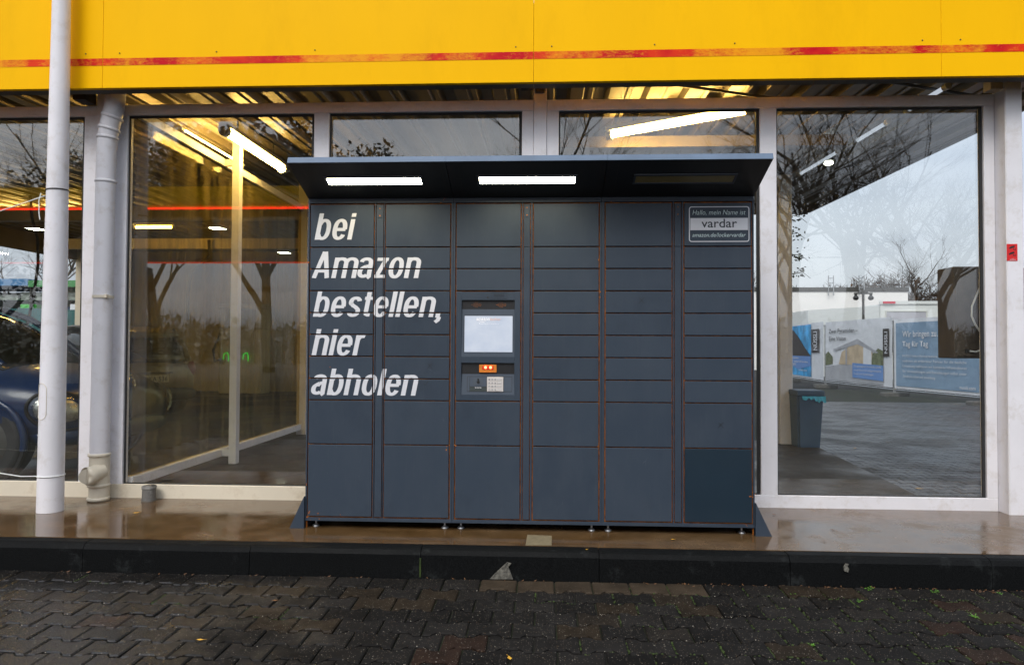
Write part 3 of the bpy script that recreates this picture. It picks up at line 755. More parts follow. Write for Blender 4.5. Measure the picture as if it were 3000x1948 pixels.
for body, u0, u1, vb, vt, mat, sh, of in (('Hallo, mein Name ist', 290, 1905, 412, 270, BRONZE, .22, -.006), ('vardar', 560, 1645, 790, 535, VDARK, 0, .008), ('amazon.de/lockervardar', 285, 1910, 1073, 955, BRONZE, .22, 0)):
    LK.part('lettering', on_xz(fit_text(text_bm(body, sh, of), lx(u0), lx(u1), lz(vb), lz(vt)), yb-.0006), mat, badge_door)
# console
def kx(u): return -.534+(u-70)*.000449
def kz(v): return 1.438-(v-65)*.000456
cz0, cz1 = ROWS[8]+.004, ROWS[3]-.004
xa, xb = COLS[2][0]+.001, COLS[2][1]-.001
ox0, ox1 = kx(147), kx(861)
cp = BM()
box(cp, xa, ox0, YD, 4.1195, cz0, cz1, .0015); box(cp, ox1, xb, YD, 4.1195, cz0, cz1, .0015)
box(cp, ox0-.0005, ox1+.0005, YD+.0004, 4.119, kz(181), cz1-.0015); box(cp, ox0-.0005, ox1+.0005, YD+.0004, 4.119, kz(1012), kz(932)); box(cp, ox0-.0005, ox1+.0005, YD+.0004, 4.119, cz0+.0015, kz(1432))
con = LK.part('console', cp, BLUE)
pb = BM(); quad(pb, (ox0, 4.1185, kz(303)), (ox1, 4.1185, kz(303)), (ox1, 4.1185, kz(181)), (ox0, 4.1185, kz(181))); LK.part('speaker_panel', pb, BLACK, con)
sp = BM()
for cxk in (343, 678):
    for iu in range(-4, 5):
        for iv in range(-2, 3):
            if abs(iu)+abs(iv)*1.6 > 4.6: continue
            disc(sp, (kx(cxk+iu*16+(iv % 2)*8), 4.1172, kz(243+iv*15)), .0016, 'y', .0015, 6)
LK.part('speaker_holes', sp, RUST, con, kind='stuff')
def slope(v, v0, v1, y0, y1): return y0+(y1-y0)*(v-v0)/(v1-v0)
ybz = lambda v: slope(v, 303, 932, 4.1175, 4.1045)
def qd(u0, u1, v0, v1, fy, off=0): return quad(BM(), (kx(u0), fy(v1)-off, kz(v1)), (kx(u1), fy(v1)-off, kz(v1)), (kx(u1), fy(v0)-off, kz(v0)), (kx(u0), fy(v0)-off, kz(v0)))
LK.part('screen_bezel', qd(147, 861, 303, 932, ybz), GREYP, con)
LK.part('screen_seal', qd(178, 838, 383, 873, ybz, .0012), BLACK, con)
LK.part('screen', qd(186, 834, 391, 870, ybz, .0024), SCREEN, con)
for body, u0, u1, vb, vt, mat, of in (('amazon', 345, 528, 453, 420, SCREENP, .02), ('locker', 534, 678, 453, 415, SCREENO, .0), ('Zum Starten ber\u00fchren', 378, 650, 511, 487, SCREENP, .0)):
    LK.part('lettering', on_xz(fit_text(text_bm(body, 0, of, 1.0, 3), kx(u0), kx(u1), kz(vb), kz(vt)), ybz(450)-.0034), mat, con)
sm = BM()
for i in range(10):
    a0, a1 = i/10, (i+1)/10
    f = lambda t: (kx(378+t*90), kz(458+16*math.sin(math.pi*t*.95)))
    wd = lambda t: .0014*math.sin(math.pi*min(.97, .1+t*.9))+.0004
    (x0, z0), (x1, z1) = f(a0), f(a1); yy = ybz(450)-.0034
    quad(sm, (x0, yy, z0-wd(a0)), (x1, yy, z1-wd(a1)), (x1, yy, z1+wd(a1)), (x0, yy, z0+wd(a0)))
yy = ybz(450)-.0034; quad(sm, (kx(455), yy, kz(452)), (kx(468), yy, kz(468)), (kx(472), yy, kz(452)), (kx(470), yy, kz(448)))
LK.part('smile_mark', sm, SCREENP, con)
pb = BM(); quad(pb, (ox0, 4.1185, kz(1160)), (ox1, 4.1185, kz(1160)), (ox1, 4.1185, kz(1012)), (ox0, 4.1185, kz(1012))); LK.part('scanner_bay', pb, BLACK, con)
sc = BM(); box(sc, kx(387), kx(622), 4.108, 4.118, kz(1140), kz(1036), .0015); LK.part('scanner', sc, ORANGE, con)
sc = BM(); box(sc, kx(430), kx(580), 4.1065, 4.1078, kz(1100), kz(1054)); LK.part('scanner_window', sc, M('scanner_red', (.5, .02, .01), .3), con)
for u in (474, 541):
    sc = BM(); disc(sc, (kx(u), 4.1045, kz(1072)), .0085, 'y', .0015, 12); LK.part('scanner_light', sc, REDLED, con)
yr = lambda v: slope(v, 1160, 1432, 4.1175, 4.106)
LK.part('reader_panel', qd(147, 861, 1160, 1432, yr), GREYP, con)
LK.part('reader_recess', qd(225, 830, 1192, 1392, yr, .0008), BLACK, con)
LK.part('reader_plate', qd(230, 258, 1197, 1387, yr, .0016), GREYP, con); LK.part('reader_plate', qd(716, 826, 1197, 1387, yr, .0016), GREYP, con)
LK.part('card_reader', qd(263, 488, 1197, 1324, yr, .0024), GREYP, con); LK.part('card_slot', qd(310, 440, 1215, 1303, yr, .0032), M('card_slot_grey', (.05, .065, .085), .4), con)
sc = BM(); disc(sc, (kx(376), 4.1065, kz(1232)), .0055, 'y', .002, 12); disc(sc, (kx(376), 4.1065, kz(1266)), .009, 'y', .002, 14); LK.part('card_symbol', sc, BLACK, con)
LK.part('lettering', on_xz(fit_text(text_bm('Sprachmodus', 0, .01, 1, 3), kx(332), kx(418), kz(1345), kz(1331)), yr(1338)-.003), SCREENP, con)
LK.part('label_plate', qd(262, 488, 1330, 1387, yr, .002), M('label_dark', (.022, .032, .032), .5), con)
kp = BM(); box(kp, kx(495), kx(713), 4.1025, 4.113, kz(1391), kz(1199), .001); kpo = LK.part('keypad', kp, KEYPAD, con)
for r_, row in enumerate(('123E', '456C', '789I', '*0#O')):
    for c_, chx in enumerate(row):
        u0 = 508+c_*41; u1 = u0+34 if c_ < 3 else u0+62; v0 = 1213+r_*45; v1 = v0+34
        kb = BM(); box(kb, kx(u0), kx(u1), 4.1005, 4.1026, kz(v1), kz(v0), .0007); ko = LK.part('key', kb, KEYTOP, con)
    for c_, chx in enumerate(row[:3]):
        u0 = 508+c_*41; v0 = 1213+r_*45
        t = on_xz(fit_text(text_bm(chx, 0, .01, 1, 2), kx(u0+11), kx(u0+23), kz(v0+27), kz(v0+8)), 4.0999); LK.part('key_print', t, KTXT, con)
nb = BM(); X0, X1, Z0, Z1 = kx(543), kx(758), kz(165), kz(84); w_ = .0011
for q in ((X0, X1, Z0, Z0+w_), (X0, X1, Z1-w_, Z1), (X0, X0+w_, Z0+w_, Z1-w_), (X1-w_, X1, Z0+w_, Z1-w_)): quad(nb, (q[0], YD-.0007, q[2]), (q[1], YD-.0007, q[2]), (q[1], YD-.0007, q[3]), (q[0], YD-.0007, q[3]))
LK.part('notice_plate', nb, BLACK, con)
for i, (body, v) in enumerate((('Kamera\u00fcberwacht', 113), ('Videoaufnahme', 129), ('zu Ihrer Sicherheit', 149))):
    LK.part('lettering', on_xz(fit_text(text_bm(body, 0, .0, 1, 2), kx(580), kx(720), kz(v), kz(v-13)), YD-.0008), BLACK, con)
sc = BM(); disc(sc, (kx(501), YD-.001, kz(148)), .0052, 'y', .002, 12); LK.part('camera_hole', sc, BLACK, con)
# canopy: three wedge sections with a lamp each
CX = [(-1.4475, -.5555), (-.5545, .3445), (.3455, 1.2425)]
zf, zr = 2.130, 2.006
for k, (a, b2) in enumerate(CX):
    c = BM()
    prism(c, [(3.752, zf+.001), (3.7675, zf), (3.7675, 2.164), (3.764, 2.164)], 'x', a, b2); lip = LK.part('canopy_lip', c, BLUELIT); c = BM()
    prism(c, [(3.7685, 2.161), (4.784, 2.175), (4.784, 2.0055), (4.1065, 2.0055), (4.1065, 2.1560), (3.7685, 2.152)], 'x', a, b2)
    co_ = LK.part('canopy', c, BLUE)
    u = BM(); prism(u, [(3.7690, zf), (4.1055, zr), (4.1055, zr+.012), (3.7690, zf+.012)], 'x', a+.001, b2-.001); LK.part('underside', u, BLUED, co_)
    if k != 1:
        s = BM(); xs_ = a if k == 0 else b2
        prism(s, [(3.7685, zf+.001), (4.106, zr+.001), (4.106, 2.155), (3.7685, 2.151)], 'x', xs_-.001*(1 if k else -1), xs_+.002*(-1 if k == 0 else 1)); LK.part('side_plate', s, BLUE, co_)
    sl = (zr-zf)/(4.1055-3.769); P = lambda x, y, o: (x, y, zf+sl*(y-3.769)-o)
    def strip(x0, x1, y0, y1, o, mat, nm): LK.part(nm, quad(BM(), P(x0, y0, o), P(x0, y1, o), P(x1, y1, o), P(x1, y0, o)), mat, co_)
    pr = BM()                                                        # pressed rim of the inner panel
    for q in ((a+.065, b2-.03, 3.795, 3.7962), (a+.065, b2-.03, 4.075, 4.0762), (a+.065, a+.0662, 3.797, 4.075), (b2-.0312, b2-.03, 3.797, 4.075)): quad(pr, P(q[0], q[2], .0015), P(q[0], q[3], .0015), P(q[1], q[3], .0015), P(q[1], q[2], .0015))
    LK.part('panel_seam', pr, GREYD, co_)
    x0, x1 = ((-1.272, -.7195), (-.379, .1745), (.520, 1.077))[k]
    lb = BM(); 
    for q in ((x0-.012, x1+.012, 3.885, 3.898), (x0-.012, x1+.012, 3.962, 3.975), (x0-.012, x0, 3.898, 3.962), (x1, x1+.012, 3.898, 3.962)):
        A = [P(q[0], q[2], .0005), P(q[0], q[3], .0005), P(q[1], q[3], .0005), P(q[1], q[2], .0005)]; B = [(v[0], v[1], v[2]-.006) for v in A]
        VA = [lb.verts.new(v) for v in A]; VB = [lb.verts.new(v) for v in B]; lb.faces.new(VB)
        for i in range(4): lb.faces.new((VA[i], VA[(i+1) % 4], VB[(i+1) % 4], VB[i]))
    LK.part('light_frame', lb, GREYP, co_)
    strip(x0, x1, 3.898, 3.962, .003, OFFL if k == 2 else LOCKL, 'light_panel')
# flakes of paint gone from corners and edges
rch = random.Random(31); bm = BM()
for x, z, n_ in ((-1.425, .09, 5), (-1.36, .068, 3), (-1.44, .30, 2), (-1.22, .066, 2), (1.232, .24, 5), (1.20, .068, 2), (-1.43, 1.62, 2), (.322, 1.62, 2), (.322, 1.40, 2), (-.58, .50, 3), (-.53, .50, 2), (.32, .495, 2), (-1.29, .995, 1), (.40, 1.985, 2), (-.62, 1.99, 3)):
    for k in range(n_):
        cx, cz = x+rch.gauss(0, .008), z+rch.gauss(0, .016); r_ = rch.uniform(.0015, .0042); a0 = rch.uniform(0, 6)
        f = bm.faces.new([bm.verts.new((cx+r_*rch.uniform(.5, 1.2)*math.cos(a0-k2*1.05), YD-.0011, cz+r_*rch.uniform(.6, 1.9)*math.sin(a0-k2*1.05))) for k2 in range(6)])
LK.part('rust_chips', bm, RUST, kind='stuff')
# feet and end brackets
for x, y in ((-1.399, 4.165), (-.602, 4.165), (-.503, 4.165), (.289, 4.165), (.388, 4.165), (1.182, 4.165)):
    f = BM(); tube(f, [(x, y, .001), (x, y, .006), (x, y, .014)], [.023, .022, .008], 14); tube(f, [(x, y, .012), (x, y, .05)], .0065, 8); LK.part('foot', f, STEEL)
for sgn, xe, xo in ((-1, -1.4485, -1.537), (1, 1.2435, 1.336)):
    b1 = BM(); prism(b1, [(xe, .001), (xo, .001), (xe, .195)], 'y', 4.088, 4.094)
    prism(b1, [(4.094, .001), (4.094, .19), (4.60, .19), (4.60, .001)], 'x', xe, xe+.004*sgn)
    LK.part('anchor_bracket', b1, BLUE)
    b1 = BM(); quad(b1, (xe+.010*-sgn, 4.100, .002), (xe+.010*-sgn, 4.125, .002), (xe+.010*-sgn, 4.125, .043), (xe+.010*-sgn, 4.100, .043)); LK.part('rust_edge', b1, RUST)

# ================================================================== POLE, DRAINPIPE, STUB, CORDS
T = Thing('pole', 'tall tapered white metal pole standing on the slab at far left', 'pole', (-3.274, 4.41, 0))
T.part('shaft', tube(BM(), [(-3.2635, 4.41, 5.2), (-3.263, 4.41, 3.432), (-3.266, 4.41, 2.138), (-3.271, 4.41, 1.106), (-3.2745, 4.41, .001)], [.045, .054, .064, .074, .0785], 32), WHITE)
b1 = BM(); tube(b1, [(-3.266+.0655*math.cos(a), 4.41+.0655*math.sin(a), 2.137+.004*math.cos(a)) for a in [2*math.pi*i/28 for i in range(29)]], .0045, 6); T.part('wire_ring', b1, GREYD)
ov = []
for i in range(33):
    a = 2*math.pi*i/32; x_ = -3.298+.040*math.cos(a); z_ = .73+(.075 if math.sin(a) > 0 else -.075)*(abs(math.sin(a)) > .02)+.045*math.sin(a)
    rr_ = .0765; dx = x_+3.272; ov.append((x_, 4.41-math.sqrt(max(1e-5, rr_*rr_-dx*dx))-.0006, z_))
T.part('hatch_cover', tube(BM(), ov, .0016, 5, False), CREAM)
T = Thing('drainpipe', 'white plastic drainpipe with swan neck and round cleanout cap', 'drainpipe', (-3.16, 4.72, 0))
DX = -3.163
T.part('pipe', tube(BM(), [(-3.162, 4.74, .32), (-3.150, 4.735, 2.30)], .064, 24), WHITE)
T.part('pipe', tube(BM(), [(-3.163, 4.742, .0), (-3.163, 4.742, .32)], .066, 24), CREAM)
T.part('swan_neck', tube(BM(), [(-3.150, 4.735, 2.28), (-3.147, 4.735, 2.46), (-3.140, 4.735, 2.60), (-3.122, 4.735, 2.70), (-3.098, 4.735, 2.79), (-3.088, 4.735, 2.87), (-3.088, 4.735, 3.04)], [.064, .065, .066, .0665, .0665, .066, .066], 24), WHITE)
for z_, x_, r_, tl in ((2.59, -3.1415, .073, .08), (2.655, -3.131, .074, .25), (2.74, -3.111, .074, .3), (2.275, -3.150, .0705, 0), (.325, -3.162, .073, 0), (.11, -3.163, .074, 0), (.015, -3.163, .073, 0)):
    d = Vector((tl, 0, 1)).normalized()*.011; c = Vector((x_, 4.736, z_))
    T.part('collar', tube(BM(), [c-d, c-d*.6, c+d*.6, c+d], [r_-.005, r_, r_, r_-.005], 24), CREAM if z_ < .4 else WHITE)
c = BM(); tube(c, [(-3.154, 4.736, 1.437), (-3.154, 4.736, 1.457)], .069, 24); box(c, -3.10, -3.082, 4.66, 4.69, 1.435, 1.460, .002); T.part('clamp', c, CREAM)
T.part('branch', tube(BM(), [(-3.14, 4.73, .215), (-3.160, 4.655, .195)], .058, 20), CREAM)
T.part('cleanout_cap', tube(BM(), [(-3.158, 4.66, .196), (-3.163, 4.645, .193), (-3.170, 4.622, .19), (-3.1705, 4.620, .19), (-3.171, 4.621, .19)], [.062, .065, .065, .060, .052], 24), CREAM)
T = Thing('pipe_stub', 'short capped grey pipe stub in front of the window frame', 'pipe', (-2.806, 4.755, 0))
T.part('pipe', tube(BM(), [(-2.806, 4.755, 0), (-2.806, 4.755, .10)], .045, 20), PIPEG)
T.part('rim', tube(BM(), [(-2.806, 4.755, .085), (-2.806, 4.755, .103), (-2.806, 4.755, .106), (-2.806, 4.755, .10)], [.049, .049, .044, .036], 20), PIPEG)
T.part('base_collar', tube(BM(), [(-2.806, 4.755, 0), (-2.806, 4.755, .014)], .049, 20), PIPEG)
solo('cord', tube(tube(BM(), [(-4.6, 4.42, 1.70), (-3.9, 4.415, 1.925), (-3.345, 4.40, 2.10)], .0035, 6), [(-3.342, 4.36, 2.11), (-3.349, 4.352, 2.06), (-3.345, 4.35, 1.97), (-3.338, 4.35, 1.93)], .003, 6), CABLE, 'thin white cord slanting down leftwards from the pole with loose end', 'cord', None, None, (-3.9, 4.41, 1.9))
lp = [(-5.0, 4.50, .31), (-4.2, 4.46, .262), (-3.66, 4.43, .245), (-3.44, 4.36, .236)]+[(-3.2743+.0805*math.cos(a), 4.41+.0805*math.sin(a), .238) for a in [R(215+i*12) for i in range(25)]]
solo('cord', tube(BM(), lp, .0035, 6), CABLE, 'white cord looped low around the pole near its foot', 'cord', None, None, (-3.9, 4.41, .24))

# ================================================================== STICKER, CONTROL BOX
T = Thing('warning_sticker', 'red sticker with two black surveillance cameras on the right column', 'sticker', (3.135, 4.72, 1.736))
b1 = BM(); box(b1, 3.099, 3.168, 4.7195, 4.7212, 1.695, 1.8085); T.part('sheet', b1, RED)
def camera_icon(cx, cz, s):
    bm = BM(); y = 4.7188
    def pl(pts): 
        f = bm.faces.new([bm.verts.new((cx+s*a, y, cz+s*b)) for a, b in pts]); f.normal_update()
        if f.normal.y > 0: f.normal_flip()
    pl([(-.022, -.004), (-.018, -.011), (.016, .002), (.013, .013), (-.012, .006)]); pl([(.004, -.004), (.008, -.003), (.010, -.014), (.006, -.014)]); pl([(.006, -.014), (.020, -.012), (.020, -.015), (.006, -.018)]); pl([(.018, -.006), (.021, -.006), (.021, -.022), (.018, -.022)])
    return bm
T.part('camera_symbol', camera_icon(3.135, 1.785, 1), BLACK); T.part('camera_symbol', camera_icon(3.133, 1.745, 1), BLACK)
b1 = BM()
for x0, x1, z0, z1 in ((3.130, 3.145, 1.7085, 1.710), (3.117, 3.157, 1.7015, 1.704)): quad(b1, (x0, 4.7188, z0), (x1, 4.7188, z0), (x1, 4.7188, z1), (x0, 4.7188, z1))
T.part('print', b1, LETTER)
T = Thing('control_box', 'brown grey metal cabinet with white cable hung behind the right window', 'control box', (3.07, 5.2, 1.03))
b1 = BM(); box(b1, 2.972, 3.20, 5.10, 5.31, 1.035, 1.702, .006); T.part('case', b1, BOXB)
b1 = BM(); box(b1, 2.985, 3.19, 5.092, 5.099, 1.05, 1.69, .003); T.part('door', b1, BOXB)
b1 = BM(); disc(b1, (3.055, 5.085, 1.09), .014, 'y', .008, 12); T.part('cable_gland', b1, BLACK)
b1 = BM(); tube(b1, [(3.180, 5.08, 1.69), (3.16, 5.07, 1.60), (3.115, 5.065, 1.50), (3.078, 5.065, 1.41), (3.075, 5.065, 1.34), (3.10, 5.065, 1.28), (3.145, 5.065, 1.21), (3.168, 5.068, 1.15), (3.15, 5.075, 1.10), (3.11, 5.08, 1.082), (3.07, 5.083, 1.088)], .0065, 8); T.part('cable', b1, CABLE)
b1 = BM(); box(b1, 3.19, 3.24, 4.95, 5.35, 1.2, 1.26); box(b1, 3.20, 3.26, 4.915, 4.975, 0, 3.03); T.part('mounting_post', b1, CREAM)

# ================================================================== LEAVES, WEEDS
def leaf(x, y, z, s, rot, label, mat=LEAFY):
    bm = BM(); pts = [(-1.1, 0), (-.45, .30), (.05, .52), (.35, .30), (.95, .12), (.95, -.12), (.35, -.34), (-.05, -.50), (-.45, -.26)]
    ct = bm.verts.new((0, 0, .05*s)); vs_ = [bm.verts.new((a*s, b*s, (.30*abs(b)+.12*a*a)*s)) for a, b in pts]
    for i in range(len(pts)): bm.faces.new((ct, vs_[i], vs_[(i+1) % len(pts)]))
    tube(bm, [(.95*s, 0, .12*s), (1.5*s, .1*s, .10*s), (1.8*s, .3*s, .16*s)], .04*s, 4)
    o = solo('fallen_leaf', bm, mat, label, 'leaf', 'fallen leaves'); o.location = (x, y, z); o.rotation_euler = (.1, .08, rot)
leaf(-2.67, 4.38, .004, .024, 1.2, 'yellow leaf lying on the slab near the grey pipe stub')
leaf(-.135, 2.77, PZ+.006, .020, 1.8, 'yellow curled leaf near the bottom edge of the photo')
leaf(.74, 3.98, .004, .013, .4, 'small tan leaf on the slab in front of the locker')
leaf(1.60, 4.00, .004, .012, 2.6, 'tiny brown leaf on the slab right of the locker bracket', LEAFB)
leaf(.235, 3.765, .001, .010, .9, 'tiny lime yellow leaf on top of the kerb')
leaf(-1.32, 3.33, PZ+.005, .016, .5, 'tan leaf on the pavers below the left kerb', LEAFB)
leaf(-1.46, 2.87, PZ+.005, .015, .2, 'pale yellow leaf on dark pavers at lower left')
leaf(.55, 3.68, PZ+.005, .013, 2.0, 'brown leaf at the kerb foot by the beige pavers', LEAFB)
leaf(2.32, 3.66, PZ+.005, .014, 2.0, 'reddish leaf at the kerb foot at far right', LEAFB)
leaf(3.35, 6.3, PZ+.008, .035, .3, 'yellow leaf on the yard paving beside the slab edge')
leaf(3.85, 5.75, PZ+.008, .035, 1.3, 'yellow leaf on the yard paving nearest the window')
leaf(3.9, 6.6, PZ+.008, .035, 2.3, 'brown leaf on the yard paving behind the right window', LEAFB)
leaf(3.9, 8.8, PZ+.008, .04, .9, 'tan leaf in the middle of the yard paving')
leaf(4.6, 9.4, PZ+.008, .04, .1, 'ochre leaf far out on the yard paving before the banners', LEAFB)
leaf(1.52, 4.62, .004, .014, .3, 'dark brown leaf beside the locker under the window', LEAFB)
leaf(1.75, 4.25, .003, .017, .05, 'flat brown strip of leaf on the slab right of the locker', LEAFB)
def weed(x, y, n, s, label, seed, grassy=False):
    rw = random.Random(seed); bm = BM()
    for i in range(n):
        a = rw.uniform(0, 6.28); l = s*rw.uniform(.6, 1.1); d = Vector((math.cos(a), math.sin(a), 0)); up = rw.uniform(.5, 1.3); q = Vector((-d.y, d.x, 0))
        if grassy:
            w0 = .0022; p1 = d*l*.5+Vector((0, 0, l*.55*up)); p2 = d*l+Vector((0, 0, l*.45*up))
            v = [bm.verts.new(t) for t in (-q*w0, q*w0, p1+q*w0, p1-q*w0, p2)]; bm.faces.new(v[:4]); bm.faces.new((v[3], v[2], v[4]))
        else:
            b0 = d*l*.5+Vector((0, 0, l*.5*up)); e0 = d*l*1.1+Vector((0, 0, l*.5*up)); mid = (b0+e0)/2; h = l*.24
            v = [bm.verts.new(t) for t in (b0, mid+q*h+Vector((0, 0, .003)), e0, mid-q*h+Vector((0, 0, .003)))]; bm.faces.new(v); tube(bm, [(0, 0, 0), b0*.6, b0], .001, 3)
    o = solo('weed', bm, WEED, label, 'weed', 'weeds at the kerb foot'); o.location = (x, y, PZ-.004)
weed(1.70, 3.675, 9, .026, 'small leafy weed at the kerb foot under the right window', 1)
weed(2.02, 3.66, 8, .022, 'leafy weed at the kerb foot further right', 2)
weed(2.62, 3.50, 26, .045, 'spiky grass tuft at the right photo edge', 3, True)
weed(1.27, 3.58, 8, .018, 'low green weed between pavers below the locker corner', 4)
weed(1.57, 3.50, 8, .018, 'tiny weed in a paver joint right of the locker', 5)
weed(2.02, 3.33, 18, .030, 'grass tuft in the joints of the second paver row', 6, True)
weed(2.17, 3.17, 14, .026, 'grass tuft in the joints of the third paver row', 7, True)
weed(2.35, 3.655, 7, .018, 'leafy weed close to the reddish leaf by the kerb', 8)
weed(1.14, 2.98, 14, .022, 'grass tuft between pavers at lower right', 9, True)

rl = random.Random(77); lit = BM()
for i in range(150):
    x = rl.uniform(.7, 2.75) if i % 4 else rl.uniform(-3, .7); y = 3.708-abs(rl.gauss(0, .014)); s_ = rl.uniform(.004, .012); a0 = rl.uniform(0, 6.28)
    z0 = PZ-.003+rl.uniform(0, .006); d = Vector((math.cos(a0), math.sin(a0), 0)); q = Vector((-d.y, d.x, .3)); c = Vector((x, y, z0+.002))
    lit.faces.new([lit.verts.new(v) for v in (c-d*s_, c+q*s_*.4, c+d*s_+Vector((0, 0, s_*.4)), c-q*s_*.3)])
solo('litter', lit, LEAFB, kind='stuff')

# ================================================================== CARS
def loft(bm, stations, n=20, ex=2.6, closed=True):
    rings = []
    for x, w_, z0, z1 in stations:
        zc, h = (z0+z1)/2, (z1-z0)/2; ring = []
        for k in range(n):
            a = 2*math.pi*(k+.5)/n; c, s = math.cos(a), math.sin(a)
            ring.append(bm.verts.new((x, w_*math.copysign(abs(c)**(2/ex), c), zc+h*math.copysign(abs(s)**(2/ex), s))))
        rings.append(ring)
    for a, b2 in zip(rings, rings[1:]):
        for k in range(n): bm.faces.new((a[k], a[(k+1) % n], b2[(k+1) % n], b2[k])).smooth = True
    bm.faces.new(rings[0][::-1]).smooth = True; bm.faces.new(rings[-1]).smooth = True
    bmesh.ops.recalc_face_normals(bm, faces=bm.faces[:]); return bm
def interp(st, m_=3):
    out = []
    for i in range(len(st)-1):
        p0, p1, p2, p3 = st[max(i-1, 0)], st[i], st[i+1], st[min(i+2, len(st)-1)]
        for j in range(m_):
            t = j/m_; out.append(tuple(.5*((2*b)+(-a+c)*t+(2*a-5*b+4*c-d)*t*t+(-a+3*b-3*c+d)*t**3) for a, b, c, d in zip(p0, p1, p2, p3)))
    return out+[st[-1]]
def wheel(T, x, y, r, side):
    t = BM(); tube(t, [(x, y-.09*side, r), (x, y-.08*side, r), (x, y+.08*side, r), (x, y+.09*side, r)], [r-.03, r, r, r-.04], 24)
    wo = T.part('wheel', t, RUBBER, local=True)
    rm_ = BM(); tube(rm_, [(x, y+.085*side, r), (x, y+.098*side, r), (x, y+.092*side, r)], [r*.68, r*.62, r*.2], 20); T.part('rim', rm_, GREYD, wo, local=True)
def arch(bm, x, y, r, side):
    tube(bm, [(x+r*math.cos(a), y, r*.93+r*math.sin(a)) for a in [R(-10+i*200/16) for i in range(17)]], .028, 8)
def ellip(bm, c, rad, rz=0, ry=0):
    bmesh.ops.create_uvsphere(bm, u_segments=20, v_segments=12, radius=1, matrix=Matrix.Translation(c) @ Matrix.Rotation(rz, 4, 'Z') @ Matrix.Rotation(ry, 4, 'Y') @ Matrix.Diagonal((*rad, 1)))
    for f in bm.faces: f.smooth = True
    return bm
HLREF = M('lamp_reflector', (.62, .66, .72), .25, .6, 14, (1, 1, .4), bump=.8, bscale=30, bdist=.008, metal=.6)
BC = Thing('parked_car', 'dark blue rounded car parked behind the left window, headlight beside the pole', 'car', (-5.74, 6.10, 0))
BC.part('body', loft(BM(), interp([(-2.03, .45, .38, .62), (-1.9, .66, .26, .80), (-1.4, .84, .20, .98), (-.5, .85, .18, .98), (.5, .85, .18, .96), (1.05, .86, .20, .95), (1.5, .85, .22, .90), (1.8, .76, .24, .82), (1.95, .60, .28, .74), (2.02, .42, .36, .64)]), 24, 2.9), CARB, local=True)
BC.part('cabin', loft(BM(), interp([(-1.72, .45, .86, .93), (-1.35, .58, .86, 1.22), (-.8, .64, .86, 1.42), (-.1, .66, .86, 1.49), (.45, .64, .86, 1.42), (.85, .62, .86, 1.20), (1.22, .60, .86, .93)]), 24, 2.6), CARGL, local=True)
rf = BM(); loft(rf, interp([(-1.45, .50, 1.14, 1.20), (-1.1, .56, 1.30, 1.36), (-.6, .585, 1.42, 1.470), (-.1, .59, 1.45, 1.505), (.32, .57, 1.42, 1.465)]), 16, 2.4); BC.part('roof', rf, CARB, local=True)
pl_ = BM()
for s in (-1, 1):
    tube(pl_, [(1.20, .57*s, .93), (.86, .58*s, 1.17), (.55, .565*s, 1.36), (.28, .55*s, 1.45)], .032, 8); tube(pl_, [(-.45, .655*s, .95), (-.5, .64*s, 1.2), (-.52, .56*s, 1.44)], .035, 8); tube(pl_, [(-1.5, .56*s, .98), (-1.3, .57*s, 1.2), (-1.0, .55*s, 1.38)], .05, 8)
BC.part('pillars', pl_, CARB, local=True)
ar = BM()
for x_ in (1.27, -1.27):
    for s in (-1, 1): arch(ar, x_, .845*s, .345, s)
BC.part('fender', ar, CARB, local=True)
wl = BM()
for x_ in (1.27, -1.27):
    for s in (-1, 1): disc(wl, (x_, .838*s-(.025 if s > 0 else 0), .315), .34, 'y', .028, 24)
BC.part('wheel_well', wl, BLACK, local=True)
for x_ in (1.27, -1.27):
    for s in (-1, 1): wheel(BC, x_, .76*s, .315, s)
for s in (-1, 1):
    hl = BC.part('headlight', ellip(BM(), (1.815, .725*s, .57), (.225, .10, .145), -.80*s, .22), LENS, local=True)
    BC.part('reflector', ellip(BM(), (1.800, .715*s, .57), (.185, .075, .108), -.80*s, .22), HLREF, hl, local=True)
    BC.part('bulb', ellip(BM(), (1.755, .790*s, .56), (.05, .022, .05), -.6*s), CHROME, hl, local=True)
    BC.part('headlight_ring', tube(BM(), [Vector((1.815, .725*s, .57))+Matrix.Rotation(-.80*s, 3, 'Z') @ Matrix.Rotation(.22, 3, 'Y') @ Vector((.232*math.cos(2*math.pi*i/28), 0, .152*math.sin(2*math.pi*i/28))) for i in range(29)], .014, 6, False), BLACK, hl, local=True)
    mr = BM(); ellip(mr, (.72, .93*s, .98), (.08, .10, .06)); tube(mr, [(.78, .82*s, .93), (.74, .9*s, .95)], .018, 6); BC.part('mirror', mr, CARB, local=True)
em = BM(); tube(em, [(1.962+.0*i, .055*math.cos(2*math.pi*i/24), .755+.052*math.sin(2*math.pi*i/24)) for i in range(25)], .005, 6, False)
for pts in ([(-.038, .785), (0, .715), (.038, .785)], [(-.02, .79), (0, .755), (.02, .79)]): tube(em, [(1.966, a, b) for a, b in pts], .0045, 5)
BC.part('emblem', em, CHROME, local=True)
bp = BM(); loft(bp, interp([(1.60, .80, .26, .44), (1.86, .72, .26, .45), (2.0, .52, .28, .46), (2.05, .38, .30, .44)]), 14, 3); BC.part('bumper', bp, CARB, local=True)
GC = Thing('parked_car', 'beige hatchback parked deep in the hall, its number plate facing the window', 'car', (-7.41, 10.89, 0), rz=math.atan2(.5, -.87))
GC.part('body', loft(BM(), interp([(-1.72, .62, .30, .70), (-1.62, .76, .22, .88), (-1.2, .80, .18, .92), (0, .80, .18, .90), (.9, .80, .18, .90), (1.4, .78, .2, .82), (1.68, .62, .26, .66)]), 20, 3.4), CARG, local=True)
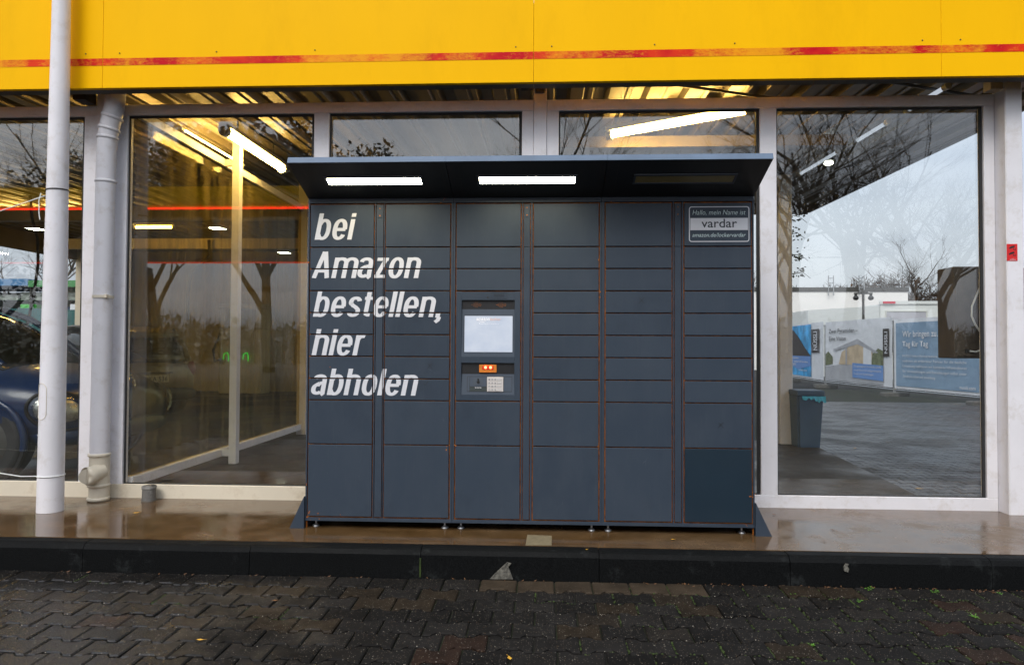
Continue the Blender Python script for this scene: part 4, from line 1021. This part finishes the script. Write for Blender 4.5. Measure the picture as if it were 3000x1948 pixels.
GC.part('cabin', loft(BM(), interp([(-1.66, .58, .82, .92), (-1.52, .64, .82, 1.16), (-1.25, .65, .82, 1.34), (-.6, .66, .82, 1.39), (.1, .64, .82, 1.36), (.55, .62, .82, 1.15), (1.0, .60, .82, .90)]), 20, 3.2), CARGL, local=True)
rf = BM(); loft(rf, interp([(-1.48, .58, 1.22, 1.30), (-1.2, .62, 1.31, 1.385), (-.6, .63, 1.36, 1.42), (.05, .61, 1.33, 1.39)]), 16, 3); GC.part('roof', rf, CARG, local=True)
pl_ = BM()
for s in (-1, 1):
    tube(pl_, [(-1.55, .66*s, .88), (-1.40, .655*s, 1.12), (-1.2, .62*s, 1.33)], .075, 8); tube(pl_, [(.98, .58*s, .9), (.5, .6*s, 1.18), (.1, .58*s, 1.35)], .03, 8); tube(pl_, [(-.35, .675*s, .88), (-.38, .62*s, 1.36)], .035, 8)
GC.part('pillars', pl_, CARG, local=True)
for x_ in (1.05, -1.10):
    for s in (-1, 1): wheel(GC, x_, .72*s, .28, s)
bp = BM(); loft(bp, interp([(-1.79, .60, .26, .44), (-1.72, .74, .24, .46), (-1.45, .82, .24, .46)]), 16, 4); GC.part('bumper', bp, BLACK, local=True)
PM = Matrix.Translation((-1.745, 0, .60)) @ Matrix.Rotation(R(-90), 4, 'Z')          # plate faces local -x
def plate_bm(bm, dy=0):
    for v in bm.verts: v.co = Vector((-1.752-dy, -v.co.x, .52+v.co.z))
    return bm
b1 = BM(); box(b1, -.26, .26, 0, .012, -.055, .055)
for v in b1.verts: v.co = Vector((-1.752+v.co.y, -v.co.x, .60+v.co.z))
po_ = GC.part('number_plate', b1, PLATE, local=True)
t = fit_text(text_bm('NE KA 536', 0, .015, 1, 3), -.20, .24, -.034, .034)
for v in t.verts: v.co = Vector((-1.7535, -v.co.x, .60+v.co.z))
GC.part('lettering', t, BTXT, po_, local=True)
b1 = BM(); quad(b1, (-1.7532, .258, .546), (-1.7532, .216, .546), (-1.7532, .216, .654), (-1.7532, .258, .654)); GC.part('country_strip', b1, SHEDB, po_, local=True)
b1 = BM(); box(b1, -1.76, -1.74, -.32, .32, .68, .70); GC.part('plate_light', b1, BLACK, local=True)
for s in (-1, 1): GC.part('tail_lamp', ellip(BM(), (-1.64, .70*s, .74), (.06, .07, .12)), TAIL, local=True)
wp = BM(); tube(wp, [(-1.70, 0, .88), (-1.60, .25, 1.02)], .01, 5); GC.part('wiper', wp, BLACK, local=True)

# vacuum station against the back wall, hose, hanging cable
T = Thing('vacuum_station', 'pale upright machine with louvred front and two green lit hooks', 'machine', (-7.0, 15.6, 0))
b1 = BM(); box(b1, -7.50, -6.50, 15.42, 15.95, 0, 1.5, .02); box(b1, -7.50, -7.36, 15.40, 15.95, 1.5, 1.98, .02); box(b1, -6.64, -6.50, 15.40, 15.95, 1.5, 1.98, .02); box(b1, -7.52, -6.48, 15.38, 15.95, 1.96, 2.08, .02); VAC = M('machine_beige', (.40, .37, .28), .5, .06, 3); T.part('case', b1, VAC)
for i in range(14):
    b1 = BM(); box(b1, -7.33, -6.67, 15.385, 15.42, .92+i*.048, .945+i*.048); T.part('louvre', b1, VAC)
for x_ in (-7.36, -6.90):
    h = BM(); tube(h, [(x_, 15.36, .80), (x_+.02, 15.34, .92), (x_+.10, 15.34, .95), (x_+.13, 15.34, .88), (x_+.13, 15.34, .76)], .010, 8); T.part('hook', h, HOOKL)
h = BM(); tube(h, [(-7.5, 15.5, 1.4), (-7.62, 15.4, 1.0), (-7.55, 15.35, .75), (-7.40, 15.33, .80)], .03, 8); T.part('hose', h, RUBBER)
solo('hose', tube(BM(), [(-7.05, 9.0, 3.15), (-7.02, 9.0, 2.85), (-6.93, 9.0, 2.55), (-6.92, 9.0, 2.2), (-6.97, 9.0, 1.8), (-7.06, 9.0, 1.35)], .018, 8), RUBBER, 'black hose hanging from the roof above the blue car', 'hose', None, None, (-7, 9, 2))
h = BM(); tube(h, [(-6.5, 12.9, 3.15), (-6.48, 12.9, 2.85), (-6.85, 12.9, 2.5), (-6.9, 12.9, 2.1), (-6.9, 12.9, 1.6)], .03, 8)
solo('hose', h, RUBBER, 'bent dark hose hanging in front of the pale back wall', 'hose', None, None, (-6.7, 12.9, 2))

# ================================================================== YARD BEHIND THE HALL
def tapered_bin():
    T = Thing('litter_bin', 'dark blue grey litter bin with pale blue bag beside the post', 'bin', (2.98, 7.95, PZ))
    bm = BM(); b0 = [(2.845, 7.80), (3.075, 7.80), (3.075, 8.02), (2.845, 8.02)]
    top = [(2.825, 7.77), (3.115, 7.77), (3.115, 8.05), (2.825, 8.05)]
    A = [bm.verts.new((x, y, PZ)) for x, y in b0]; B = [bm.verts.new((x, y, .57)) for x, y in top]
    bm.faces.new(A[::-1])
    for k in range(4): bm.faces.new((A[k], A[(k+1) % 4], B[(k+1) % 4], B[k]))
    bmesh.ops.bevel(bm, geom=[e for e in bm.edges if abs(e.verts[0].co.z-e.verts[1].co.z) > .2], offset=.02, segments=2, affect='EDGES'); T.part('body', bm, BIN)
    r = BM(); box(r, 2.818, 3.122, 7.762, 8.058, .57, .635, .012); T.part('lid', r, BIN)
    g_ = BM(); rb = random.Random(5); prev = None
    n_ = 14
    for i in range(n_+1):
        x = 2.87+i*.255/n_; d = .02+.028*rb.random()+(.03 if i > n_*.55 else 0)
        a = g_.verts.new((x, 7.758+rb.uniform(-.004, .004), .572)); b = g_.verts.new((x+rb.uniform(-.004, .004), 7.748+rb.uniform(-.008, .004), .572-d))
        if prev: g_.faces.new((prev[0], prev[1], b, a))
        prev = (a, b)
    T.part('bag', g_, BAGB)
tapered_bin()
T = Thing('yellow_bollard', 'narrow yellow bollard half hidden behind the white post', 'bollard', (3.05, 8.75, PZ))
T.part('shaft', tube(BM(), [(3.05, 8.75, PZ), (3.05, 8.75, .50), (3.05, 8.75, .72), (3.04, 8.75, .82), (3.04, 8.75, .87)], [.06, .06, .05, .03, .012], 16), YBOL)
T.part('band', tube(BM(), [(3.05, 8.75, .35), (3.05, 8.75, .42)], .062, 16), BANR)

FP = [(9.55, 27.0), (9.254, 22.96), (9.461, 18.95), (9.93, 15.96), (10.6, 12.5), (11.4, 9.0)]
FENCES = []
def fence_section(i, label):
    A, B = Vector(FP[i]), Vector(FP[i+1]); Ln = (B-A).length; ang = math.atan2((B-A).y, (B-A).x)
    T = Thing('construction_fence', label, 'fence', (A.x, A.y, PZ-.04), 'banner covered fence sections in the yard', rz=ang)
    gz = PZ-.04
    fr_ = BM()       # local: x along, y into the yard side, z up
    for x in (.03, Ln-.03): tube(fr_, [(x, 0, 0), (x, 0, 2.08)], .021, 8)
    for z in (.20, 2.06): tube(fr_, [(.03, 0, z), (Ln-.03, 0, z)], .019, 8)
    T.part('frame', fr_, STEEL, local=True)
    wr = BM()
    for k in range(1, 18): tube(wr, [(Ln*k/18, .0, .2), (Ln*k/18, .0, 2.06)], .003, 3, False)
    for k in range(1, 6): tube(wr, [(.03, .004, .2+k*.31), (Ln-.03, .004, .2+k*.31)], .003, 3, False)
    T.part('wires', wr, STEEL, local=True)
    for x in (0,) if i else (0,):
        fb = BM(); box(fb, x-.12, x+.12, -.36, .36, -.01, .13, .02); T.part('foot_block', fb, CONC, local=True)
    return T, Ln, gz
def fpanel(T, s0, s1, z0, z1, off, mat, nm, parent=None, wave=.012, nx=16, seed=0):
    """cloth facing the hall: local y is negative towards -x world side; gently rumpled"""
    bm = BM(); rf_ = random.Random(seed); ph = rf_.uniform(0, 6); nz_ = 8; g_ = []
    for a in range(nx+1):
        col = []
        for b in range(nz_+1):
            s = s0+(s1-s0)*a/nx; z = z0+(z1-z0)*b/nz_
            col.append(bm.verts.new((s, FOFF-off-wave*math.sin(s*4.1+ph+z*1.3)*math.sin(z*2.3+s*.7), z-GZ)))
        g_.append(col)
    for a in range(nx):
        for b in range(nz_): bm.faces.new((g_[a][b], g_[a+1][b], g_[a+1][b+1], g_[a][b+1])).smooth = True
    return T.part(nm, bm, mat, parent, local=True)
def fpoly(T, pts, off, mat, nm, parent): 
    bm = BM(); bm.faces.new([bm.verts.new((s, FOFF-off, z-GZ)) for s, z in pts]); return T.part(nm, bm, mat, parent, local=True)
def ftext(T, body, s0, s1, zb, zt, off, mat, parent, of=0, up=False, shear=0):
    t = text_bm(body, shear, of, 1, 3)
    if up:
        xs = [v.co.x for v in t.verts]; ys = [v.co.y for v in t.verts]; w0 = max(xs)-min(xs); h0 = max(ys)-min(ys)
        for v in t.verts: v.co = Vector((s1-(v.co.y-min(ys))/h0*(s1-s0), FOFF-off, zb+(v.co.x-min(xs))/w0*(zt-zb)-GZ))
    else:
        fit_text(t, s0, s1, zb, zt)
        for v in t.verts: v.co = Vector((v.co.x, FOFF-off, v.co.z-GZ))
    T.part('lettering', t, mat, parent, local=True)
FOFF, GZ = -.03, PZ-.04
T, Ln, _ = fence_section(0, 'fence section with bright blue banner, farthest one seen beside the post')
bo = fpanel(T, .08, Ln-.08, .06, 2.0, .0, BANW, 'banner', seed=1, wave=.006)
fpanel(T, .12, 2.70, .12, 1.95, .016, BANS, 'picture', bo, wave=.006, seed=1)
fpoly(T, [(.12, 1.86), (.6, 1.80), (1.3, 1.52), (2.0, 1.15), (2.69, .86), (2.69, .84), (.12, .84)], .030, BAND, 'picture', bo)
fpoly(T, [(.12, .50), (.12, .84), (2.69, .84), (2.69, .50), (1.2, .35)], .026, BANP, 'picture', bo)
fpoly(T, [(2.74, .97), (3.61, .97), (3.61, 1.77), (2.74, 1.77)], .026, BAND, 'logo_panel', bo)
ftext(T, 'N\u00dcSSLI', 2.92, 3.42, 1.05, 1.69, .034, LETTER, bo, .02, True)
for body, z, s1 in (('Kompetenz', .73, 1.3), ('f\u00fcr unsere Kunden.', .60, 2.45), ('sorgen.', .49, 1.0), ('nussli.com', .30, 2.3)): ftext(T, body, .25 if 'nussli' not in body else 1.3, s1, z, z+.07, .036, LETTER, bo, .01)
T, Ln, _ = fence_section(1, 'fence section with pale banner showing a peaked pavilion')
bo = fpanel(T, .08, Ln-.03, .06, 1.97, .0, BANW, 'banner', seed=2, wave=.006)
fpoly(T, [(.12, .10), (3.55, .10), (3.55, .55), (1.9, .62), (.9, .60), (.12, .52)], .018, BANG, 'picture', bo)
fpoly(T, [(.12, .56), (.6, .62), (.6, .85), (.3, 1.02), (.12, .92)], .020, BANK, 'picture', bo)
fpoly(T, [(2.9, .60), (3.55, .60), (3.55, 1.05), (3.3, 1.12), (3.0, .95)], .020, BANK, 'picture', bo)
fpoly(T, [(1.0, .62), (3.0, .62), (3.0, 1.0), (2.2, 1.36), (1.2, 1.0)], .019, BANT, 'picture', bo)
fpoly(T, [(.62, 1.08), (2.18, 1.40), (3.32, 1.00), (3.20, .98), (2.18, 1.24), (.75, 1.04)], .024, BANG, 'picture', bo)
fpoly(T, [(1.45, .60), (1.55, .60), (1.55, 1.22), (1.45, 1.20)], .026, BANG, 'picture', bo); fpoly(T, [(2.5, .64), (2.95, .64), (2.95, 1.08), (2.5, 1.24)], .022, BANW, 'picture', bo)
fpoly(T, [(1.88, .24), (3.58, .21), (3.58, .64), (1.88, .68)], .030, BANP, 'picture', bo)
fpoly(T, [(3.56, .90), (3.87, .90), (3.87, 1.66), (3.56, 1.66)], .026, BAND, 'logo_panel', bo)
ftext(T, 'N\u00dcSSLI', 3.62, 3.80, .98, 1.58, .034, LETTER, bo, .02, True)
ftext(T, 'Zwei Pyramiden \u2013', .37, 2.22, 1.60, 1.73, .034, BTXT, bo, .006); ftext(T, 'Eine Vision', .39, 1.49, 1.36, 1.49, .034, BTXT, bo, .006)
for k, body in enumerate(('Die gespiegelte Pyramide schafft', 'neuen Raum f\u00fcr zeitgen\u00f6ssische', 'Kunst und Sammlungen.')): ftext(T, body, 1.98, 3.48 if k < 2 else 3.1, .56-.11*k, .62-.11*k, .036, LETTER, bo)
T, Ln, _ = fence_section(2, 'fence section with dull blue text banner half behind the metal cabinet')
bo = fpanel(T, .05, Ln-.05, .05, 1.90, .0, BANW, 'banner', seed=3, wave=.006)
fpanel(T, .14, Ln-.06, .12, 1.80, .014, BANB, 'picture', bo, wave=.006, seed=3)
ftext(T, 'Wir bringen zu\u2026', .42, 1.85, 1.42, 1.58, .034, LETTER, bo, .012); ftext(T, 'Tag f\u00fcr Tag', .42, 1.37, 1.17, 1.31, .034, LETTER, bo, .012)
for k, body in enumerate(('N\u00dcSSLI liefert Baukompetenz, Projektmanagement,', 'realisiert als erfahrener Partner f\u00fcr die bauliche', 'Umsetzung realisieren wir komplexe Infrastrukturen', 'f\u00fcr Veranstaltungen und Einrichtungen selbst unter', 'Zeitdruck sicher und zuverl\u00e4ssig.')):
    ftext(T, body, .42, 2.62 if k < 4 else 1.62, .90-.135*k, .965-.135*k, .034, LETTER, bo)
ftext(T, 'nussli.com', 2.40, 2.88, .17, .25, .034, LETTER, bo, .01)
T, Ln, _ = fence_section(3, 'fence section with red and white banner at the right photo edge')
bo = fpanel(T, .05, Ln-.05, .05, 1.85, .0, BANW, 'banner', seed=4, wave=.006)
fpanel(T, .15, Ln-.10, .9, 1.62, .014, BANR, 'picture', bo, wave=.006, seed=4); fpanel(T, .15, Ln-.10, .12, .8, .014, BANR, 'picture', bo, wave=.006, seed=4)
T, Ln, _ = fence_section(4, 'last fence section with plain pale banner outside the right edge')
fpanel(T, .05, Ln-.05, .05, 1.85, .0, BANW, 'banner', seed=5, wave=.006)

def building_window(T, x0, x1, z0, z1, y, shutter, wallo, glow=False):
    f = BM(); t_ = .05
    for q in ((x0, x1, z0, z0+t_), (x0, x1, z1-t_, z1), (x0, x0+t_, z0+t_, z1-t_), (x1-t_, x1, z0+t_, z1-t_)): box(f, q[0], q[1], y-.03, y+.02, q[2], q[3])
    wo = T.part('window', f, PLATE)
    zs = z0+t_+(z1-z0-2*t_)*shutter
    b_ = BM(); box(b_, x0+t_, x1-t_, y-.012, y+.01, zs, z1-t_); T.part('shutter', b_, SHUT, wo)
    if shutter > 0:
        b_ = BM(); box(b_, x0+t_, x1-t_, y-.006, y+.01, z0+t_, zs); T.part('pane', b_, WARMW if glow else CARGL, wo)
T = Thing('warehouse', 'long white flat roofed building with dark roof edge behind the banners', 'building', (18, 42, -.2))
b1 = BM(); box(b1, 8, 21.8, 42, 54, -.2, 4.55); T.part('wall', b1, PLASTER); b1 = BM(); box(b1, 7.95, 21.85, 41.95, 54.05, 4.55, 4.80); T.part('roof_edge', b1, GREYD)
b1 = BM(); box(b1, 14.2, 15.4, 41.9, 41.99, .5, 2.9); T.part('gate', b1, BARK)
b1 = BM()
for x_ in (17.2, 19.0):
    for dx in (-.15, .15): tube(b1, [(x_+dx, 41.8, 4.3), (x_+dx, 41.8, 5.5)], .03, 5)
    for k in range(4): tube(b1, [(x_-.15, 41.8, 4.5+k*.28), (x_+.15, 41.8, 4.5+k*.28)], .02, 4)
T.part('ladder', b1, STEEL)
T = Thing('site_container', 'white stacked office containers with grey shutters behind the fence', 'container', (16, 30, -.2))
b1 = BM(); box(b1, 14.41, 17.2, 30, 36, -.2, 3.02); box(b1, 17.22, 20.2, 30, 36, -.2, 3.04); wall_ = T.part('shell', b1, CONT)
b1 = BM(); prism(b1, [(12.7, 33.5), (14.39, 30.02), (14.39, 36), (12.7, 36)], 'z', -.2, 2.95); T.part('shell', b1, CONT)
b1 = BM(); box(b1, 14.35, 20.25, 29.95, 30.0, 3.03, 3.16); box(b1, 16.93, 17.48, 29.955, 29.999, -.2, 3.0) ; T.part('corner_frame', b1, CONT)
building_window(T, 14.6, 16.35, .9, 2.75, 29.98, .62, None); building_window(T, 17.55, 19.3, .9, 2.75, 29.98, .62, None, True)
b1 = BM()
for x_ in (14.5, 17.0): box(b1, x_, x_+.5, 29.90, 29.949, 3.05, 3.14)
T.part('red_marking', b1, BANR)
T = Thing('camera_mast', 'thin site mast carrying two dome cameras behind the banner fence', 'mast', (11.87, 26, -.2))
T.part('pole', tube(BM(), [(11.87, 26, -.2), (11.87, 26, 3.18)], .045, 8), GREYD)
b1 = BM(); box(b1, 11.55, 12.20, 25.96, 26.04, 3.14, 3.19); box(b1, 11.72, 12.02, 25.94, 26.06, 3.19, 3.30); T.part('crossbar', b1, GREYD)
for x_ in (11.60, 12.15):
    b1 = BM(); ellip(b1, (x_, 26, 3.0), (.10, .10, .09)); tube(b1, [(x_, 26, 3.0), (x_, 26, 3.15)], .05, 10); T.part('camera', b1, BLACK)
T = Thing('brick_house', 'red brick house with dark tiled roof and chimney at the right edge', 'house', (30, 40, -.2))
b1 = BM(); box(b1, 27.2, 40, 38.3, 48, -.2, 3.4); T.part('wall', b1, CREAMW)
b1 = BM(); prism(b1, [(37.6, 3.45), (48.6, 3.45), (43.1, 6.1)], 'x', 26.6, 40.4); rf = T.part('roof', b1, TILE)
b1 = BM(); box(b1, 26.6, 40.4, 37.5, 37.7, 3.3, 3.5); T.part('gutter', b1, PLATE)
b1 = BM(); box(b1, 27.1, 27.65, 42.8, 43.4, 5.6, 6.55); T.part('chimney', b1, BARK, rf); b1 = BM(); box(b1, 27.0, 27.75, 42.7, 43.5, 6.68, 6.72); T.part('chimney_cap', b1, STEEL, rf)
building_window(T, 27.5, 29.0, 1.2, 2.8, 38.27, .4, None, True)
# far left: teal screen fence and a stall with blue and green roof edge
T = Thing('screen_fence', 'teal mesh screen fence seen through the left window', 'fence', (-20, 24, -.2))
x_ = -27.0
while x_ < -13.5:
    b1 = BM(); tube(b1, [(x_, 24, -.2), (x_, 24, 2.5)], .035, 6); T.part('post', b1, GREYD); x_ += 2.4
b1 = BM()
for k in range(24): box(b1, -27+k*.56, -27+k*.56+.555, 23.94+.012*(k % 3), 23.96+.012*(k % 3), -.1, 2.42+.03*math.sin(k))
T.part('mesh_screen', b1, TEAL)
T = Thing('market_stall', 'open stall of mixed crates under a blue and green roof edge', 'stall', (-21, 26, -.2))
b1 = BM(); box(b1, -29, -20.4, 26, 29, 3.45, 3.72); T.part('roof_edge', b1, SHEDB); b1 = BM(); box(b1, -20.38, -14, 26, 29, 3.40, 3.66); T.part('roof_edge', b1, SHEDG)
for x_ in (-28, -25, -22, -20.4, -18, -15): T.part('post', tube(BM(), [(x_, 26.2, -.2), (x_, 26.2, 3.42)], .06, 6), GREYD)
rc = random.Random(8)
CM = [SHEDB, SHEDG, CRATE, BANW, BANT, CRATE, M('bright_green_crate', (.05, .42, .05), .6)]
for x_ in range(-28, -14):
    for z_ in range(6):
        if rc.random() < .25: continue
        b1 = BM(); w2 = rc.uniform(.5, .9); box(b1, x_+rc.uniform(0, .2), x_+w2+.2, 26.3, 27, .4+z_*.5, .4+z_*.5+rc.uniform(.2, .38)); T.part('crate', b1, rc.choice(CM))
b1 = BM(); box(b1, -29, -14, 28.9, 29, -.2, 3.4); T.part('back_wall', b1, CRATE)

# ================================================================== TREES
def grow(bm_t, bm_c, p, d, l, r, depth, rt, leaves, spread, maxd):
    n_ = 3 if depth < 2 else 2; pts, rad = [p], [r]; q = p.copy(); dd = d.copy()
    for i in range(n_):
        dd = (dd+Vector((rt.gauss(0, .13), rt.gauss(0, .13), rt.gauss(0, .06)+.05))).normalized(); q = q+dd*l/n_; pts.append(q.copy()); rad.append(r*(1-.42*(i+1)/n_))
    tube(bm_t if depth < 1 else bm_c, pts, rad, 8 if depth < 1 else (5 if depth < 3 else 3), False)
    if depth >= maxd:
        if leaves:
            for k in range(leaves):
                c = pts[-1]+Vector((rt.gauss(0, .22), rt.gauss(0, .22), rt.gauss(0, .2))); s = rt.uniform(.08, .17)
                a = Vector((rt.gauss(0, 1), rt.gauss(0, 1), rt.gauss(0, 1))).normalized(); b = a.cross(Vector((.3, .5, .8))).normalized()
                f = bm_c.faces.new([bm_c.verts.new(c+t) for t in (a*s, b*s*.6, -a*s, -b*s*.6)]); f.material_index = 1
        return
    nb_ = rt.randint(3, 5) if depth < 3 else rt.randint(2, 4)
    for k in range(nb_):
        t = rt.uniform(.35, 1.0) if depth else rt.uniform(.45, 1.0); i = min(int(t*n_), n_-1); base = pts[i]+(pts[i+1]-pts[i])*(t*n_-i)
        ax = Vector((rt.gauss(0, 1), rt.gauss(0, 1), rt.gauss(0, .5))).normalized(); nd = (dd*1.0+ax*spread).normalized()
        grow(bm_t, bm_c, base, nd, l*rt.uniform(.52, .78), rad[i]*rt.uniform(.45, .62), depth+1, rt, leaves, spread, maxd)
TREEM = {}
def tree_meshes(key, seed, h, leaves=0, spread=.75, maxd=5, leafmat=LEAFD):
    rt = random.Random(seed); a, b = BM(), BM()
    grow(a, b, Vector((0, 0, -.2)), Vector((0, 0, 1)), h*.40, h*.022, 0, rt, leaves, spread, maxd)
    ms_ = []
    for nm, bm in (('trunk', a), ('crown', b)):
        me = bpy.data.meshes.new(nm); bm.to_mesh(me); bm.free(); me.materials.append(BARK if nm == 'trunk' else TWIG)
        if nm == 'crown': me.materials.append(leafmat)
        ms_.append(me)
    TREEM[key] = ms_
tree_meshes('a', 3, 13, maxd=6); tree_meshes('b', 7, 14, 0, .65, 6); tree_meshes('c', 12, 12, 0, .85, 6); tree_meshes('leafy', 5, 13, 8, .8, 6); tree_meshes('brown', 9, 6, 4, .8, 4, LEAFB)
def tree(key, x, y, s, rot, label, group, name='bare_tree'):
    T = Thing(name, label, 'tree', (x, y, -.2), group, rz=rot); T.o.scale = (s, s, s)
    link('trunk', TREEM[key][0], None, T.o); link('crown', TREEM[key][1], None, T.o)
GR = 'trees mirrored in the windows'
for k, (key, x, y, s, rot, lab) in enumerate((
    ('leafy', -17.5, -20.5, 1.05, .3, 'dark leafy tree mirrored in the tall left window'), ('leafy', -10.8, -21, 1.05, 2.0, 'dense leafy tree mirrored left of the bright sky gap'),
    ('leafy', -13.8, -24, 1.15, 4.0, 'broad leafy tree mirrored behind the glowing tubes'), ('leafy', -20.5, -25, 1.1, 5.2, 'tall leafy tree mirrored left of the tall window'),
    ('b', -1.0, -22, 1.1, 1.0, 'bare tree mirrored beside the white centre post'), ('a', 3.5, -21, 1.1, 4.0, 'bare tree mirrored behind the diagonal lamp'),
    ('c', 8.0, -23, 1.2, .5, 'bare tree mirrored above the locker roof corner'), ('a', 11.2, -20.5, 1.2, 1.4, 'thick bare tree mirrored at the left of the right window'),
    ('b', 13.6, -21.5, 1.2, 3.3, 'tall bare tree mirrored in the middle of the right window'), ('c', 15.6, -20, 1.15, 5.0, 'forked bare tree mirrored in the right window'),
    ('a', 18.4, -22, 1.15, 2.6, 'bare tree mirrored at the right end of the right window'), ('b', -23.5, -22, 1.2, 4.4, 'bare tree mirrored at the far left behind the pole'), ('c', -28.5, -24, 1.2, 1.7, 'wide bare tree mirrored beyond the far left window'))):
    tree(key, x, y, s, rot, lab, GR)
GF = 'trees beyond the hall'
tree('a', 32.2, 60, 1.06, .9, 'tall bare tree rising behind the metal cabinet', GF); tree('c', 40.5, 62, .6, .4, 'smaller bare tree beside the tall one by the cabinet', GF)
tree('a', -33, 42, 1.0, .2, 'bare tree seen above the stall through the left window', GF); tree('b', -26, 40, .9, 2.2, 'bare tree close to the pole above the green roof edge', GF)
tree('leafy', -22, 46, .7, 3, 'dense tree behind the green end of the stall', GF)
# young tree just behind the white post, a few leafy twigs showing past it
rt = random.Random(3); T = Thing('young_tree', 'young tree hidden by the white post with brown leafy twigs', 'tree', (4.78, 14, -.2), GF)
T.part('trunk', tube(BM(), [(4.78, 14, -.2), (4.80, 14, 2.2), (4.82, 14, 4.4)], [.05, .04, .02], 8), BARK)
cw = BM()
for z in (3.75, 3.35, 2.95, 2.55):
    e_ = Vector((5.10+rt.uniform(0, .2), 14, z+rt.uniform(-.1, .1))); tube(cw, [(4.81, 14, z-.1), (4.95, 14.02, z+.05), e_, e_+Vector((.15, 0, -.12))], [.014, .01, .006, .004], 4)
    for k in range(26):
        c = e_+Vector((rt.gauss(-.05, .09), rt.gauss(0, .09), rt.gauss(0, .08))); s = rt.uniform(.02, .045); a = Vector((rt.gauss(0, 1), rt.gauss(0, 1), rt.gauss(0, 1))).normalized(); b = a.cross(Vector((.3, .5, .8))).normalized()
        cw.faces.new([cw.verts.new(c+t) for t in (a*s, b*s*.7, -a*s, -b*s*.7)])
T.part('crown', cw, LEAFD)
def wood(name, x0, x1, y0, y1, hmin, hmax, n_, seed, mats, tw=.05):
    rw = random.Random(seed); bm = BM()
    for i in range(n_):
        x, y = rw.uniform(x0, x1), rw.uniform(y0, y1); h = rw.uniform(hmin, hmax)*(1+.12*math.sin(x*.35)+.08*math.sin(x*1.1))
        tube(bm, [(x, y, -.2), (x+rw.gauss(0, .2), y, h*.6), (x+rw.gauss(0, .4), y, h)], [.12, .07, .02], 3, False)
        for k in range(26):
            zz = h*rw.uniform(.35, 1.0); a = rw.uniform(0, 6.28); ln = rw.uniform(.4, 1.2); p0 = Vector((x+rw.gauss(0, .1), y, zz)); p1 = p0+Vector((math.cos(a)*ln, math.sin(a)*ln, ln*.8)); q = Vector((tw, 0, .0))
            bm.faces.new([bm.verts.new(v) for v in (p0-q, p0+q, p1)])
        for k in range(16):
            c = Vector((x+rw.gauss(0, .8), y+rw.gauss(0, .8), h*rw.uniform(.0, .92))); s = rw.uniform(.2, .55); a = Vector((rw.gauss(0, 1), rw.gauss(0, 1), rw.gauss(0, 1))).normalized(); b = a.cross(Vector((.3, .5, .8))).normalized()
            f = bm.faces.new([bm.verts.new(c+t) for t in (a*s, b*s*.5, -a*s, -b*s*.5)]); f.material_index = 1
    o = solo(name, bm, TWIG, kind='stuff'); o.data.materials.append(mats)
wood('woodland', 15, 62, 78, 96, 7.4, 8.8, 640, 1, LEAFB)
wood('woodland', -75, 60, -50, -38, 2.2, 3.6, 760, 2, LEAFD, .014)

# ================================================================== FILLING STATION ROOF BEHIND THE PHOTOGRAPHER
T = Thing('station_canopy', 'yellow filling station canopy with red light line, mirrored in the left window', 'canopy', (-14, -12, -.2))
b1 = BM(); box(b1, -28, -3.4, -7.45, -7.34, 4.66, 5.2); box(b1, -28, -3.4, -18.6, -18.5, 4.66, 5.2); box(b1, -3.5, -3.4, -18.5, -7.45, 4.66, 5.2); T.part('fascia', b1, YELLOW)
b1 = BM(); box(b1, -28, -3.5, -18.5, -7.46, 4.72, 4.78); T.part('soffit', b1, M('soffit_metal', (.16, .135, .07), .6))
b1 = BM(); box(b1, -28, -3.4, -7.36, -7.31, 4.61, 4.655); T.part('light_line', b1, REDLINE); b1 = BM(); box(b1, -28, -3.4, -18.58, -18.50, 4.61, 4.655); T.part('light_line', b1, REDLINE2)
for x_ in (-26, -16.3): 
    b1 = BM(); box(b1, x_-.2, x_+.2, -13.2, -12.8, -.2, 4.72); T.part('column', b1, WHITE)
for x_, y_ in ((-9.85, -10.3), (-15.5, -10.3), (-21, -10.3), (-9.85, -15.6), (-15.5, -15.6), (-21, -15.6)):
    b1 = BM(); box(b1, x_-.24, x_+.24, y_-.24, y_+.24, 4.64, 4.719); fl = T.part('floodlight', b1, PLATE)
    b1 = BM(); quad(b1, (x_-.2, y_-.2, 4.634), (x_-.2, y_+.2, 4.634), (x_+.2, y_+.2, 4.634), (x_+.2, y_-.2, 4.634)); T.part('lens', b1, FLOOD, fl)
